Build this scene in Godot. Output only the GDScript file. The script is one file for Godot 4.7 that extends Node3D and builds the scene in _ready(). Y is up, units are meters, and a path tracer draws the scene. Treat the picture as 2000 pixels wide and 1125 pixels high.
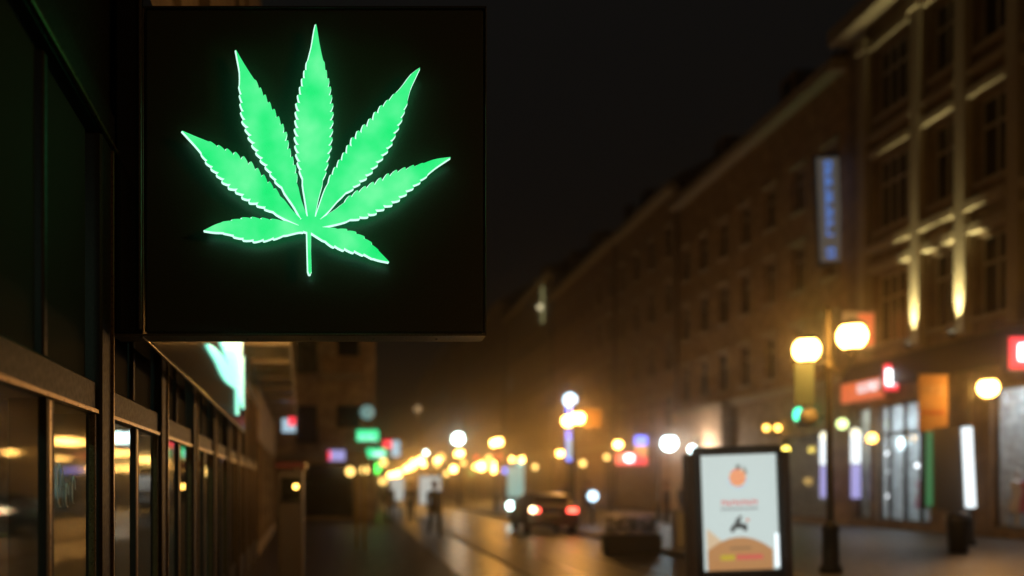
extends Node3D
# A pedestrian shopping street at night: a lit leaf sign close by in focus, the street behind it far out of focus.
# Metres, y up. The street runs along -z; "d" below is the distance along it from the camera.

const EYE := 1.6
const XR := 19.7          # line of the facades across the street

var M := {}
var T := {}
var taken := {}
var rng := RandomNumberGenerator.new()

# ------------------------------------------------------------------ naming
func numbered(n: String) -> String:
	if not taken.has(n):
		taken[n] = 0
		return n
	taken[n] += 1
	return "%s_%03d" % [n, taken[n]]

func thing(called: String, label: String, category: String, at := Vector3.ZERO, turn := 0.0, group := "") -> Node3D:
	var o := Node3D.new()
	o.name = numbered(called)
	add_child(o)
	o.position = at
	o.rotation.y = turn
	o.set_meta("label", label)
	o.set_meta("category", category)
	if group != "":
		o.set_meta("group", group)
	return o

func copy(o: Node3D, at: Vector3, turn: float, label := "") -> Node3D:
	var c: Node3D = o.duplicate()
	c.name = numbered(str(o.name).rstrip("_0123456789"))
	add_child(c)
	c.position = at
	c.rotation.y = turn
	if label != "":
		c.set_meta("label", label)
	return c

func put(parent: Node, called: String, mesh: Mesh, m: Material, at := Vector3.ZERO, rot := Vector3.ZERO) -> MeshInstance3D:
	var o := MeshInstance3D.new()
	o.name = called
	o.mesh = mesh
	o.material_override = m
	parent.add_child(o, true)
	o.position = at
	o.rotation = rot
	return o

func structure(called: String, mesh: Mesh, m: Material, at := Vector3.ZERO) -> MeshInstance3D:
	var o := put(self, numbered(called), mesh, m, at)
	o.set_meta("kind", "structure")
	return o

# ------------------------------------------------------------------ shapes
var box_cache := {}
func bm(x: float, y: float, z: float) -> Mesh:
	# a box whose long edges are chamfered a little
	var key := "%.4f_%.4f_%.4f" % [x, y, z]
	if not box_cache.has(key):
		var st := SurfaceTool.new()
		st.begin(Mesh.PRIMITIVE_TRIANGLES)
		cbox(st, Vector3.ZERO, Vector3(x, y, z))
		box_cache[key] = finish(st)
	return box_cache[key]

func quad(st: SurfaceTool, a: Vector3, b: Vector3, c: Vector3, d: Vector3) -> void:
	# seen from the front: a bottom left, b bottom right, c top right, d top left
	var n := (b - a).cross(d - a).normalized()
	for p in [a, c, b, a, d, c]:
		st.set_normal(n)
		st.add_vertex(p)

func cbox(st: SurfaceTool, c: Vector3, s: Vector3) -> void:
	var b: float = minf(minf(s.x, minf(s.y, s.z)) * 0.12, 0.012)
	var h := s * 0.5
	# six faces, inset by b
	for ax in 3:
		for sg in [-1.0, 1.0]:
			var n := Vector3.ZERO
			n[ax] = sg
			var u := Vector3.ZERO
			u[(ax + 1) % 3] = 1.0
			var v := n.cross(u)
			var hu: float = absf(h.dot(u.abs())) - b
			var hv: float = absf(h.dot(v.abs())) - b
			var o := c + n * h[ax]
			quad(st, o - u * hu - v * hv, o + u * hu - v * hv, o + u * hu + v * hv, o - u * hu + v * hv)
	# twelve chamfers
	for ax in 3:
		var i := (ax + 1) % 3
		var j := (ax + 2) % 3
		for si in [-1.0, 1.0]:
			for sj in [-1.0, 1.0]:
				var e := Vector3.ZERO
				e[ax] = h[ax] - b
				var p := Vector3.ZERO
				p[i] = si * h[i]
				p[j] = sj * (h[j] - b)
				var q := Vector3.ZERO
				q[i] = si * (h[i] - b)
				q[j] = sj * h[j]
				var want := Vector3.ZERO
				want[i] = si
				want[j] = sj
				var a1 := c + p - e
				var b1 := c + p + e
				var c1 := c + q + e
				var d1 := c + q - e
				if (b1 - a1).cross(d1 - a1).dot(want) > 0:
					quad(st, a1, b1, c1, d1)
				else:
					quad(st, b1, a1, d1, c1)

func pbox(st: SurfaceTool, lo: Vector3, hi: Vector3) -> void:
	cbox(st, (lo + hi) * 0.5, (hi - lo).abs())

func begin() -> SurfaceTool:
	var st := SurfaceTool.new()
	st.begin(Mesh.PRIMITIVE_TRIANGLES)
	return st

func finish(st: SurfaceTool) -> Mesh:
	st.index()
	return st.commit()

func lathe(profile: Array, seg := 20) -> Mesh:
	# profile: [radius, height] from the bottom up
	var st := begin()
	st.set_smooth_group(0)
	for k in profile.size() - 1:
		var p0: Array = profile[k]
		var p1: Array = profile[k + 1]
		for i in seg:
			var a := TAU * i / seg
			var b := TAU * (i + 1) / seg
			var v00 := Vector3(cos(a) * p0[0], p0[1], sin(a) * p0[0])
			var v01 := Vector3(cos(b) * p0[0], p0[1], sin(b) * p0[0])
			var v10 := Vector3(cos(a) * p1[0], p1[1], sin(a) * p1[0])
			var v11 := Vector3(cos(b) * p1[0], p1[1], sin(b) * p1[0])
			for v in [v00, v01, v11, v00, v11, v10]:
				st.add_vertex(v)
	st.index()
	st.generate_normals()
	return st.commit()

func tube(points: Array, r: float, seg := 10, r2 := -1.0) -> Mesh:
	var st := begin()
	st.set_smooth_group(0)
	var rings := []
	for k in points.size():
		var p: Vector3 = points[k]
		var dir: Vector3 = (points[mini(k + 1, points.size() - 1)] - points[maxi(k - 1, 0)]).normalized()
		var side := dir.cross(Vector3.UP if absf(dir.y) < 0.9 else Vector3.RIGHT).normalized()
		var up := side.cross(dir)
		var rr := r if r2 < 0 else lerpf(r, r2, float(k) / (points.size() - 1))
		var ring := []
		for i in seg:
			var a := TAU * i / seg
			ring.append(p + side * cos(a) * rr + up * sin(a) * rr)
		rings.append(ring)
	for k in rings.size() - 1:
		for i in seg:
			var j := (i + 1) % seg
			for v in [rings[k][i], rings[k + 1][j], rings[k][j], rings[k][i], rings[k + 1][i], rings[k + 1][j]]:
				st.add_vertex(v)
	for e in [0, rings.size() - 1]:
		for i in seg:
			var j := (i + 1) % seg
			var tri := [points[e], rings[e][i], rings[e][j]] if e == 0 else [points[e], rings[e][j], rings[e][i]]
			for v in tri:
				st.add_vertex(v)
	st.index()
	st.generate_normals()
	return st.commit()

func sphere(r: float, squash := 1.0) -> Mesh:
	var s := SphereMesh.new()
	s.radius = r
	s.height = 2.0 * r * squash
	s.radial_segments = 24
	s.rings = 14
	return s

func prism(poly: PackedVector2Array, z0: float, z1: float, uv_scale := 1.0, back := true) -> Mesh:
	# an outline in x, y pulled from z0 to z1
	var st := begin()
	var tri := Geometry2D.triangulate_polygon(poly)
	for k in range(0, tri.size(), 3):
		var a := poly[tri[k]]
		var b := poly[tri[k + 1]]
		var c := poly[tri[k + 2]]
		if (b - a).cross(c - a) > 0:
			var s := b
			b = c
			c = s
		for p in [a, b, c]:
			st.set_normal(Vector3(0, 0, 1))
			st.set_uv(p * uv_scale)
			st.add_vertex(Vector3(p.x, p.y, z1))
		if back:
			for p in [a, c, b]:
				st.set_normal(Vector3(0, 0, -1))
				st.set_uv(p * uv_scale)
				st.add_vertex(Vector3(p.x, p.y, z0))
	var flip := Geometry2D.is_polygon_clockwise(poly)
	for k in poly.size():
		var a := poly[k]
		var b := poly[(k + 1) % poly.size()]
		if flip:
			var s := a
			a = b
			b = s
		var n2 := Vector2(b.y - a.y, a.x - b.x).normalized()
		var vs := [Vector3(a.x, a.y, z0), Vector3(b.x, b.y, z1), Vector3(b.x, b.y, z0), Vector3(a.x, a.y, z0), Vector3(a.x, a.y, z1), Vector3(b.x, b.y, z1)]
		for v in vs:
			st.set_normal(Vector3(n2.x, n2.y, 0))
			st.set_uv(Vector2(v.x, v.y) * uv_scale)
			st.add_vertex(v)
	return st.commit()

# ------------------------------------------------------------------ materials
func srgb(r: float, g: float, b: float, a := 1.0) -> Color:
	var c := Color(r, g, b).linear_to_srgb()
	c.a = a
	return c

func noise_tex(seed_: int, freq: float, lo: Color, hi: Color, size := 256, octaves := 4) -> NoiseTexture2D:
	var n := FastNoiseLite.new()
	n.seed = seed_
	n.frequency = freq
	n.fractal_octaves = octaves
	var t := NoiseTexture2D.new()
	t.noise = n
	t.width = size
	t.height = size
	t.seamless = true
	var g := Gradient.new()
	g.set_color(0, lo)
	g.set_color(1, hi)
	t.color_ramp = g
	return t

func mat(key: String, c: Color, rough: float, metal := 0.0, tex := "", scale := 0.5) -> StandardMaterial3D:
	var m := StandardMaterial3D.new()
	m.resource_name = key
	m.albedo_color = c
	m.roughness = rough
	m.metallic = metal
	if tex != "":
		m.albedo_texture = T[tex]
		m.roughness_texture = T["rough"]
		m.uv1_triplanar = true
		m.uv1_world_triplanar = true
		m.uv1_scale = Vector3.ONE * scale
	M[key] = m
	return m

func glow(key: String, c: Color, energy: float, base := Color(0.5, 0.5, 0.5)) -> StandardMaterial3D:
	var m := StandardMaterial3D.new()
	m.resource_name = key
	m.albedo_color = base
	m.roughness = 0.4
	m.emission_enabled = true
	m.emission = c
	m.emission_energy_multiplier = energy
	M[key] = m
	return m

func glass(key: String, c: Color, alpha: float) -> StandardMaterial3D:
	var m := StandardMaterial3D.new()
	m.resource_name = key
	m.transparency = BaseMaterial3D.TRANSPARENCY_ALPHA
	m.albedo_color = Color(c.r, c.g, c.b, alpha)
	m.roughness = 0.03
	M[key] = m
	return m

func materials() -> void:
	T["mottle"] = noise_tex(3, 0.012, Color(0.62, 0.6, 0.58), Color(1, 1, 1), 512, 5)
	T["fine"] = noise_tex(9, 0.06, Color(0.74, 0.74, 0.72), Color(1, 1, 1), 256, 4)
	T["rough"] = noise_tex(21, 0.03, Color(0.7, 0.7, 0.7), Color(1, 1, 1), 256, 4)
	T["leaf"] = noise_tex(40, 0.006, Color(0.06, 0.93, 0.44), Color(0.46, 1.0, 0.65), 512, 4)
	mat("asphalt", srgb(0.05, 0.05, 0.048), 0.45, 0.0, "fine", 0.7)
	mat("paving", srgb(0.1, 0.098, 0.092), 0.55, 0.0, "mottle", 0.4)
	mat("paving_pale", srgb(0.19, 0.187, 0.18), 0.36, 0.0, "mottle", 0.4)
	mat("kerbstone", srgb(0.26, 0.25, 0.23), 0.6, 0.0, "fine", 1.0)
	mat("steel", srgb(0.5, 0.49, 0.47), 0.3, 1.0, "fine", 2.0)
	mat("plaster_tan", srgb(0.48, 0.38, 0.26), 0.85, 0.0, "mottle", 0.25)
	mat("plaster_brown", srgb(0.24, 0.18, 0.12), 0.85, 0.0, "mottle", 0.2)
	mat("plaster_ochre", srgb(0.38, 0.26, 0.14), 0.85, 0.0, "mottle", 0.22)
	mat("plaster_rose", srgb(0.38, 0.26, 0.18), 0.85, 0.0, "mottle", 0.27)
	mat("plaster_grey", srgb(0.34, 0.29, 0.22), 0.85, 0.0, "mottle", 0.3)
	mat("plaster_umber", srgb(0.38, 0.27, 0.17), 0.85, 0.0, "mottle", 0.24)
	mat("stone", srgb(0.38, 0.33, 0.25), 0.75, 0.0, "fine", 0.6)
	mat("peach_render", srgb(0.62, 0.5, 0.4), 0.8, 0.0, "mottle", 0.4)
	mat("roof_tile", srgb(0.06, 0.04, 0.03), 0.85, 0.0, "fine", 0.6)
	mat("window_paint", srgb(0.45, 0.42, 0.36), 0.5, 0.0, "fine", 2.0)
	mat("window_dark", srgb(0.012, 0.013, 0.012), 0.08)
	mat("brown_metal", srgb(0.018, 0.013, 0.01), 0.6, 0.0, "fine", 3.0)
	(M["brown_metal"] as StandardMaterial3D).metallic_specular = 0.26
	mat("bronze", srgb(0.3, 0.2, 0.09), 0.35, 0.85, "fine", 4.0)
	mat("black_panel", srgb(0.034, 0.04, 0.034), 0.42, 0.0, "fine", 5.0)
	mat("film_glass", srgb(0.02, 0.022, 0.019), 0.8)
	(M["film_glass"] as StandardMaterial3D).metallic_specular = 0.2
	mat("black_gloss", srgb(0.008, 0.008, 0.008), 0.12)
	mat("sign_trim", srgb(0.3, 0.27, 0.22), 0.4, 0.9, "fine", 4.0)
	mat("iron", srgb(0.02, 0.02, 0.02), 0.45, 0.0, "fine", 3.0)
	mat("pole_green", srgb(0.09, 0.08, 0.05), 0.4, 0.3, "fine", 3.0)
	mat("room", srgb(0.6, 0.62, 0.62), 0.9, 0.0, "mottle", 0.5)
	mat("wood", srgb(0.16, 0.09, 0.04), 0.55, 0.0, "fine", 1.5)
	mat("cabinet_white", srgb(0.55, 0.53, 0.48), 0.5, 0.0, "fine", 2.0)
	mat("cabinet_grey", srgb(0.13, 0.11, 0.1), 0.5, 0.0, "fine", 2.0)
	mat("red_paint", srgb(0.16, 0.03, 0.02), 0.4, 0.0, "fine", 2.0)
	mat("yellow_paint", srgb(0.5, 0.36, 0.04), 0.5, 0.0, "fine", 2.0)
	mat("orange_cloth", srgb(0.36, 0.2, 0.08), 0.8, 0.0, "fine", 2.0)
	mat("red_cloth", srgb(0.65, 0.14, 0.06), 0.8, 0.0, "fine", 2.0)
	mat("mint_cloth", srgb(0.1, 0.17, 0.15), 0.8, 0.0, "fine", 2.0)
	mat("car_paint", srgb(0.014, 0.014, 0.018), 0.25)
	(M["car_paint"] as StandardMaterial3D).clearcoat_enabled = true
	(M["car_paint"] as StandardMaterial3D).clearcoat = 0.8
	mat("rubber", srgb(0.02, 0.02, 0.02), 0.85)
	mat("alloy", srgb(0.4, 0.4, 0.4), 0.35, 0.9)
	mat("hedge", srgb(0.03, 0.05, 0.018), 0.8, 0.0, "fine", 2.0)
	mat("chalk", srgb(0.5, 0.5, 0.48), 0.9)
	mat("pink_cloth", srgb(0.4, 0.07, 0.2), 0.8)
	mat("navy_cloth", srgb(0.02, 0.03, 0.07), 0.8)
	mat("mannequin", srgb(0.6, 0.58, 0.55), 0.5)
	glass("shop_glass", Color(0.3, 0.36, 0.34), 0.06)
	glass("lamp_glass", Color(0.9, 0.9, 0.9), 0.1)
	glow("lamp_amber", srgb(1.0, 0.52, 0.12), 26.0)
	glow("lamp_white", srgb(0.75, 0.95, 1.0), 9.0)
	glow("lamp_far_white", srgb(0.7, 1.0, 0.95), 18.0)
	glow("lamp_orange", srgb(1.0, 0.55, 0.1), 10.0)
	glow("lamp_yellow", srgb(1.0, 0.75, 0.12), 7.0)
	glow("led_green", srgb(0.02, 0.75, 0.28), 1.6)
	glow("tube_green", srgb(0.06, 0.75, 0.3), 0.22)
	glow("led_green_deep", srgb(0.03, 0.8, 0.08), 5.0)
	glow("led_mint", srgb(0.5, 1.0, 0.85), 1.6)
	glow("led_white", srgb(0.85, 0.95, 1.0), 1.5)
	glow("led_white_strong", srgb(0.9, 0.95, 1.0), 5.0)
	glow("led_blue", srgb(0.12, 0.2, 1.0), 3.0)
	glow("led_blue_sign", srgb(0.1, 0.28, 0.85), 0.75)
	glow("led_pale_blue", srgb(0.55, 0.8, 1.0), 4.0)
	glow("led_red", srgb(1.0, 0.03, 0.06), 1.6)
	glow("led_orange_red", srgb(1.0, 0.16, 0.05), 0.7)
	glow("led_warm", srgb(1.0, 0.45, 0.12), 1.0)
	glow("led_violet", srgb(0.5, 0.48, 1.0), 0.8)
	glow("tail_red", srgb(1.0, 0.08, 0.05), 9.0)
	glow("head_warm", srgb(1.0, 0.85, 0.45), 10.0)
	glow("sign_grey", srgb(0.9, 0.85, 0.72), 0.07)
	glow("window_lit", srgb(0.85, 0.8, 0.35), 0.22)
	glow("window_lit_dim", srgb(0.5, 0.6, 0.4), 0.05)
	glow("poster_paper", srgb(0.75, 0.85, 0.82), 0.55)
	var lf := glow("leaf_face", Color.BLACK, 1.0, Color(0.05, 0.3, 0.12))
	lf.emission_texture = T["leaf"]
	lf.emission = Color.WHITE
	lf.emission_operator = BaseMaterial3D.EMISSION_OP_MULTIPLY
	lf.emission_energy_multiplier = 1.0
	glow("led_mint_face", srgb(0.3, 1.0, 0.72), 1.5)
	glow("led_pale_blue_soft", srgb(0.5, 0.75, 0.9), 0.8)
	glow("led_cream", srgb(1.0, 0.95, 0.7), 2.0)
	glow("led_warm_soft", srgb(1.0, 0.5, 0.15), 0.22)
	glow("green_beam_glow", srgb(0.05, 1.0, 0.5), 4.0)
	glow("led_green_dim", srgb(0.05, 0.5, 0.12), 0.6)
	glow("led_turquoise", srgb(0.5, 0.9, 0.8), 0.5)
	glow("dial_mint", srgb(0.4, 0.75, 0.7), 0.4)
	glow("lamp_lantern", srgb(1.0, 0.65, 0.25), 8.0)
	glow("lamp_uplight", srgb(1.0, 0.93, 0.6), 6.0)
	glow("lamp_lime", srgb(0.8, 1.0, 0.4), 3.0)
	glow("lamp_dim", srgb(0.75, 0.5, 0.25), 0.35)
	glow("lamp_orange2", srgb(1.0, 0.62, 0.16), 3.5)
	glow("window_lamp", srgb(1.0, 0.85, 0.5), 1.0)
	glow("tube_teal", srgb(0.6, 0.95, 0.85), 0.6)
	glow("leaf_back", srgb(0.02, 0.9, 0.3), 1.6)
	glow("leaf_edge", srgb(0.62, 1.0, 0.86), 1.15)

# ------------------------------------------------------------------ the leaf
func serrated(pts: Array, side: float, step: float, deep: float) -> PackedVector2Array:
	# pts run from the base of a leaflet to its tip; teeth point towards the tip
	var out := PackedVector2Array()
	var c := Curve2D.new()
	for k in pts.size():
		var p: Vector2 = pts[k]
		var q0: Vector2 = pts[maxi(k - 1, 0)]
		var q1: Vector2 = pts[mini(k + 1, pts.size() - 1)]
		var h := (q1 - q0) / 6.0
		c.add_point(p, -h, h)
	var total := c.get_baked_length()
	var first := total * 0.2
	var last := total * 0.8
	var n := int(round((last - first) / step))
	var at := func(s: float, off: float) -> Vector2:
		var p := c.sample_baked(s)
		var t := (c.sample_baked(minf(s + 1.0, total)) - c.sample_baked(maxf(s - 1.0, 0.0))).normalized()
		return p + Vector2(t.y, -t.x) * side * off
	for k in 6:
		out.append(at.call(first * k / 6.0, 0.0))
	for k in n:
		var s0 := lerpf(first, last, float(k) / n)
		var s1 := lerpf(first, last, float(k + 1) / n)
		var amp := deep * (0.35 + 0.65 * sin(PI * minf(1.0, (k + 0.7) / n))) * (0.85 + 0.3 * rng.randf())
		out.append(at.call(s0, -amp * 0.5))
		out.append(at.call(lerpf(s0, s1, 0.35), amp * 0.05))
		out.append(at.call(lerpf(s0, s1, 0.7), amp * 0.4))
		out.append(at.call(lerpf(s0, s1, 0.93), amp * 0.55))
		out.append(at.call(lerpf(s0, s1, 1.02), amp * 0.42))
	for k in 6:
		out.append(at.call(lerpf(last, total, (k + 0.3) / 6.0), 0.0))
	if side > 0.0:
		out.append(at.call(total, 0.0))
	return out

func leaf_outline() -> PackedVector2Array:
	# outline drawn on a sheet 1074 units wide, y down; later scaled to metres
	var L := [
		[[[462, 690], [453, 631], [447, 595], [441, 549], [434, 516], [429, 480], [426, 443], [426, 400], [428, 340], [435, 285], [445, 240], [455, 200], [465, 160], [475, 120], [483, 70], [489, 46]],
		 [[484, 690], [493, 643], [502, 607], [513, 568], [522, 525], [529, 486], [535, 449], [538, 400], [540, 340], [536, 285], [528, 235], [518, 190], [508, 150], [499, 105], [493, 65], [489, 46]]],
		[[[438, 694], [417, 655], [390, 616], [370, 586], [344, 549], [323, 516], [300, 480], [280, 442], [263, 400], [247, 355], [241, 300], [236, 250], [236, 210], [228, 165], [222, 132]],
		 [[459, 690], [450, 661], [441, 637], [435, 613], [427, 574], [420, 534], [410, 498], [397, 461], [380, 398], [354, 347], [325, 300], [294, 248], [270, 212], [245, 172], [222, 132]]],
		[[[436, 718], [381, 692], [326, 661], [290, 642], [262, 629], [235, 606], [193, 577], [162, 543], [130, 508], [108, 475], [80, 442], [43, 402]],
		 [[436, 694], [405, 661], [387, 637], [357, 601], [329, 571], [290, 530], [265, 508], [235, 488], [205, 473], [160, 452], [125, 436], [85, 420], [43, 402]]],
		[[[487, 690], [507, 631], [520, 595], [540, 551], [566, 508], [590, 471], [610, 437], [638, 402], [670, 370], [703, 328], [740, 292], [775, 255], [805, 215], [835, 192]],
		 [[503, 695], [532, 667], [563, 631], [599, 601], [631, 574], [658, 549], [688, 512], [712, 480], [738, 440], [752, 405], [768, 370], [780, 337], [793, 300], [803, 262], [822, 220], [835, 192]]],
		[[[505, 696], [541, 672], [567, 654], [593, 628], [623, 608], [663, 586], [690, 573], [715, 560], [752, 540], [805, 523], [840, 513], [885, 497], [937, 490]],
		 [[508, 722], [563, 710], [611, 696], [665, 681], [700, 662], [755, 632], [790, 603], [838, 565], [885, 525], [937, 490]]],
		[[[447, 738], [426, 739], [350, 758], [295, 766], [245, 760], [190, 741], [150, 738], [117, 733]],
		 [[436, 720], [381, 701], [338, 697], [305, 694], [260, 692], [210, 700], [160, 712], [117, 733]]],
		[[[508, 723], [563, 727], [608, 737], [640, 752], [662, 768], [688, 793], [710, 815], [732, 838]],
		 [[472, 740], [535, 779], [575, 793], [640, 809], [690, 829], [732, 838]]],
	]
	var all: Array[PackedVector2Array] = []
	for k in L.size():
		var sides := []
		for s in 2:
			var pts := []
			for p in L[k][s]:
				pts.append(Vector2(p[0], p[1]))
			var small := k >= 5
			sides.append(serrated(pts, -1.0 if s == 1 else 1.0, 29.0 if not small else 34.0, 13.0 if not small else 7.0))
		var poly: PackedVector2Array = sides[0]
		var back: PackedVector2Array = sides[1]
		back.reverse()
		poly.append_array(back)
		all.append(poly)
	var hub := PackedVector2Array()
	for k in 20:
		hub.append(Vector2(471, 713) + Vector2(cos(TAU * k / 20), sin(TAU * k / 20)) * Vector2(41, 27))
	all.append(hub)
	all.append(PackedVector2Array([Vector2(459, 720), Vector2(461, 800), Vector2(463, 870), Vector2(466, 879), Vector2(470, 879), Vector2(473, 870), Vector2(471, 800), Vector2(472, 720)]))
	var joined := all[7]
	var rest := all.duplicate()
	rest.remove_at(7)
	for p in rest:
		var r := Geometry2D.merge_polygons(joined, p)
		var best := PackedVector2Array()
		for q in r:
			if not Geometry2D.is_polygon_clockwise(q) or r.size() == 1:
				if absf(area(q)) > absf(area(best)):
					best = q
		if best.size() == 0:
			best = r[0]
		joined = best
	return joined

func area(p: PackedVector2Array) -> float:
	var a := 0.0
	for k in p.size():
		a += p[k].cross(p[(k + 1) % p.size()])
	return a * 0.5

func place_outline(src: PackedVector2Array, scale: Vector2, origin: Vector2) -> PackedVector2Array:
	# origin: where the foot of the stem goes
	var out := PackedVector2Array()
	for p in src:
		out.append(Vector2((p.x - 466.0) * scale.x, (879.0 - p.y) * scale.y) + origin)
	return out

# ------------------------------------------------------------------ facades
func wall_mesh(w: float, h: float, openings: Array, deep: float, back: float) -> Mesh:
	# a wall in x, y facing +z with openings that have reveals; closed at the sides, top and back
	var xs := [0.0, w]
	var ys := [0.0, h]
	for r in openings:
		for v in [r.position.x, r.end.x]:
			if not xs.has(v):
				xs.append(v)
		for v in [r.position.y, r.end.y]:
			if not ys.has(v):
				ys.append(v)
	xs.sort()
	ys.sort()
	var st := begin()
	for i in xs.size() - 1:
		for j in ys.size() - 1:
			var c := Vector2((xs[i] + xs[i + 1]) * 0.5, (ys[j] + ys[j + 1]) * 0.5)
			var open := false
			for r in openings:
				if r.has_point(c):
					open = true
					break
			if not open:
				quad(st, Vector3(xs[i], ys[j], 0), Vector3(xs[i + 1], ys[j], 0), Vector3(xs[i + 1], ys[j + 1], 0), Vector3(xs[i], ys[j + 1], 0))
	for r in openings:
		var a := Vector3(r.position.x, r.position.y, 0)
		var b := Vector3(r.end.x, r.position.y, 0)
		var c := Vector3(r.end.x, r.end.y, 0)
		var d := Vector3(r.position.x, r.end.y, 0)
		var z := Vector3(0, 0, -deep)
		quad(st, b + z, a + z, a, b)
		quad(st, d, c, c + z, d + z)
		quad(st, a, a + z, d + z, d)
		quad(st, b + z, b, c, c + z)
	quad(st, Vector3(0, 0, -back), Vector3(0, 0, 0), Vector3(0, h, 0), Vector3(0, h, -back))
	quad(st, Vector3(w, 0, 0), Vector3(w, 0, -back), Vector3(w, h, -back), Vector3(w, h, 0))
	quad(st, Vector3(w, 0, -back), Vector3(0, 0, -back), Vector3(0, h, -back), Vector3(w, h, -back))
	quad(st, Vector3(0, h, 0), Vector3(w, h, 0), Vector3(w, h, -back), Vector3(0, h, -back))
	return finish(st)

var win_cache := {}
func window(parent: Node3D, r: Rect2, deep: float, frame: Material, pane: Material, cross := 0.68, leaves := 2, label := "") -> Node3D:
	# a casement with a transom: frame, and one pane for each light
	var key := "%.3f_%.3f_%.2f_%d" % [r.size.x, r.size.y, cross, leaves]
	var t := 0.07
	var w := r.size.x
	var h := r.size.y
	if not win_cache.has(key):
		var st := begin()
		pbox(st, Vector3(0, 0, -0.04), Vector3(w, t, 0.04))
		pbox(st, Vector3(0, h - t, -0.04), Vector3(w, h, 0.04))
		pbox(st, Vector3(0, t, -0.04), Vector3(t, h - t, 0.04))
		pbox(st, Vector3(w - t, t, -0.04), Vector3(w, h - t, 0.04))
		if cross > 0.0:
			pbox(st, Vector3(t, h * cross - 0.05, -0.035), Vector3(w - t, h * cross + 0.05, 0.06))
		for k in range(1, leaves):
			var x := t + (w - 2 * t) * k / leaves
			pbox(st, Vector3(x - 0.045, t, -0.03), Vector3(x + 0.045, h - t, 0.05))
		win_cache[key] = finish(st)
	var f := put(parent, "window", win_cache[key], frame, Vector3(r.position.x, r.position.y, -deep))
	if label != "":
		f.set_meta("label", label)
	var rows := [[t, h - t]] if cross <= 0.0 else [[t, h * cross - 0.05], [h * cross + 0.05, h - t]]
	for row in rows:
		for k in leaves:
			var pw: float = (w - 2 * t) / leaves
			put(f, "pane", bm(pw, row[1] - row[0], 0.012), pane, Vector3(t + pw * (k + 0.5), (row[0] + row[1]) * 0.5, -0.008))
	return f

func right_building(called: String, label: String, d0: float, d1: float, x: float, h: float, wall: Material, floors: Array, bay: float, ww: float, opt := {}) -> Node3D:
	# d0 near end, d1 far end; local x runs from the far end towards the camera, local z points at the street
	var w := d1 - d0
	var b := thing(called, label, "building", Vector3(x, 0, -d1), -PI / 2, "")
	var n := maxi(1, int(floor(w / bay)))
	var openings := []
	var wins := []
	for f in floors:
		for k in n:
			var cx: float = w * (k + 0.5) / n
			var r := Rect2(cx - ww * 0.5, f[0], ww, f[1])
			openings.append(r)
			wins.append(r)
	for r in opt.get("extra", []):
		openings.append(r)
	put(b, "wall", wall_mesh(w, h, openings, 0.3, 14.0), wall)
	for r in wins:
		var lit: Material = M["window_dark"]
		window(b, r, 0.2, M["window_paint"], lit)
		put(b, "sill", bm(ww + 0.24, 0.1, 0.16), M["stone"], Vector3(r.position.x + ww * 0.5, r.position.y - 0.052, 0.06))
		put(b, "lintel", bm(ww + 0.3, 0.16, 0.14), M["stone"], Vector3(r.position.x + ww * 0.5, r.end.y + 0.17, 0.055))
	put(b, "eaves", bm(w - 0.02, 0.45, 0.7), M["stone"], Vector3(w * 0.5, h + 0.24, 0.3))
	if opt.get("band", 0.0) > 0.0:
		put(b, "string_course", bm(w - 0.02, 0.3, 0.3), M["stone"], Vector3(w * 0.5, opt.band, 0.13))
	var st := begin()
	var rh: float = opt.get("roof", 3.0)
	var y0 := h + 0.47
	quad(st, Vector3(0, y0, 0.6), Vector3(w, y0, 0.6), Vector3(w, y0 + rh, -5.0), Vector3(0, y0 + rh, -5.0))
	quad(st, Vector3(w, y0, -13.9), Vector3(0, y0, -13.9), Vector3(0, y0 + rh, -5.0), Vector3(w, y0 + rh, -5.0))
	quad(st, Vector3(0, y0, -13.9), Vector3(0, y0, 0.6), Vector3(0, y0 + rh, -5.0), Vector3(0, y0 + rh, -5.01))
	quad(st, Vector3(w, y0, 0.6), Vector3(w, y0, -13.9), Vector3(w, y0 + rh, -5.01), Vector3(w, y0 + rh, -5.0))
	var rf := put(b, "roof", finish(st), M["roof_tile"])
	for k in maxi(1, int(w / 9.0)):
		var cx := 2.0 + 8.5 * k
		put(rf, "chimney", bm(0.8, 2.2, 0.8), M["plaster_brown"], Vector3(cx, y0 + rh + 0.3, -4.6))
		var dm := put(rf, "dormer", bm(1.5, 1.7, 2.2), M["plaster_brown"], Vector3(cx + 3.2, y0 + rh * 0.38, -1.6))
		dm.rotation.x = 0.0
		put(rf, "dormer_window", bm(0.9, 1.1, 0.06), M["window_dark"], Vector3(cx + 3.2, y0 + rh * 0.38 + 0.05, -0.48))
	put(b, "downpipe", tube([Vector3(0.12, 0.1, 0.1), Vector3(0.12, h, 0.1)], 0.06, 8), M["iron"])
	return b

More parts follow.
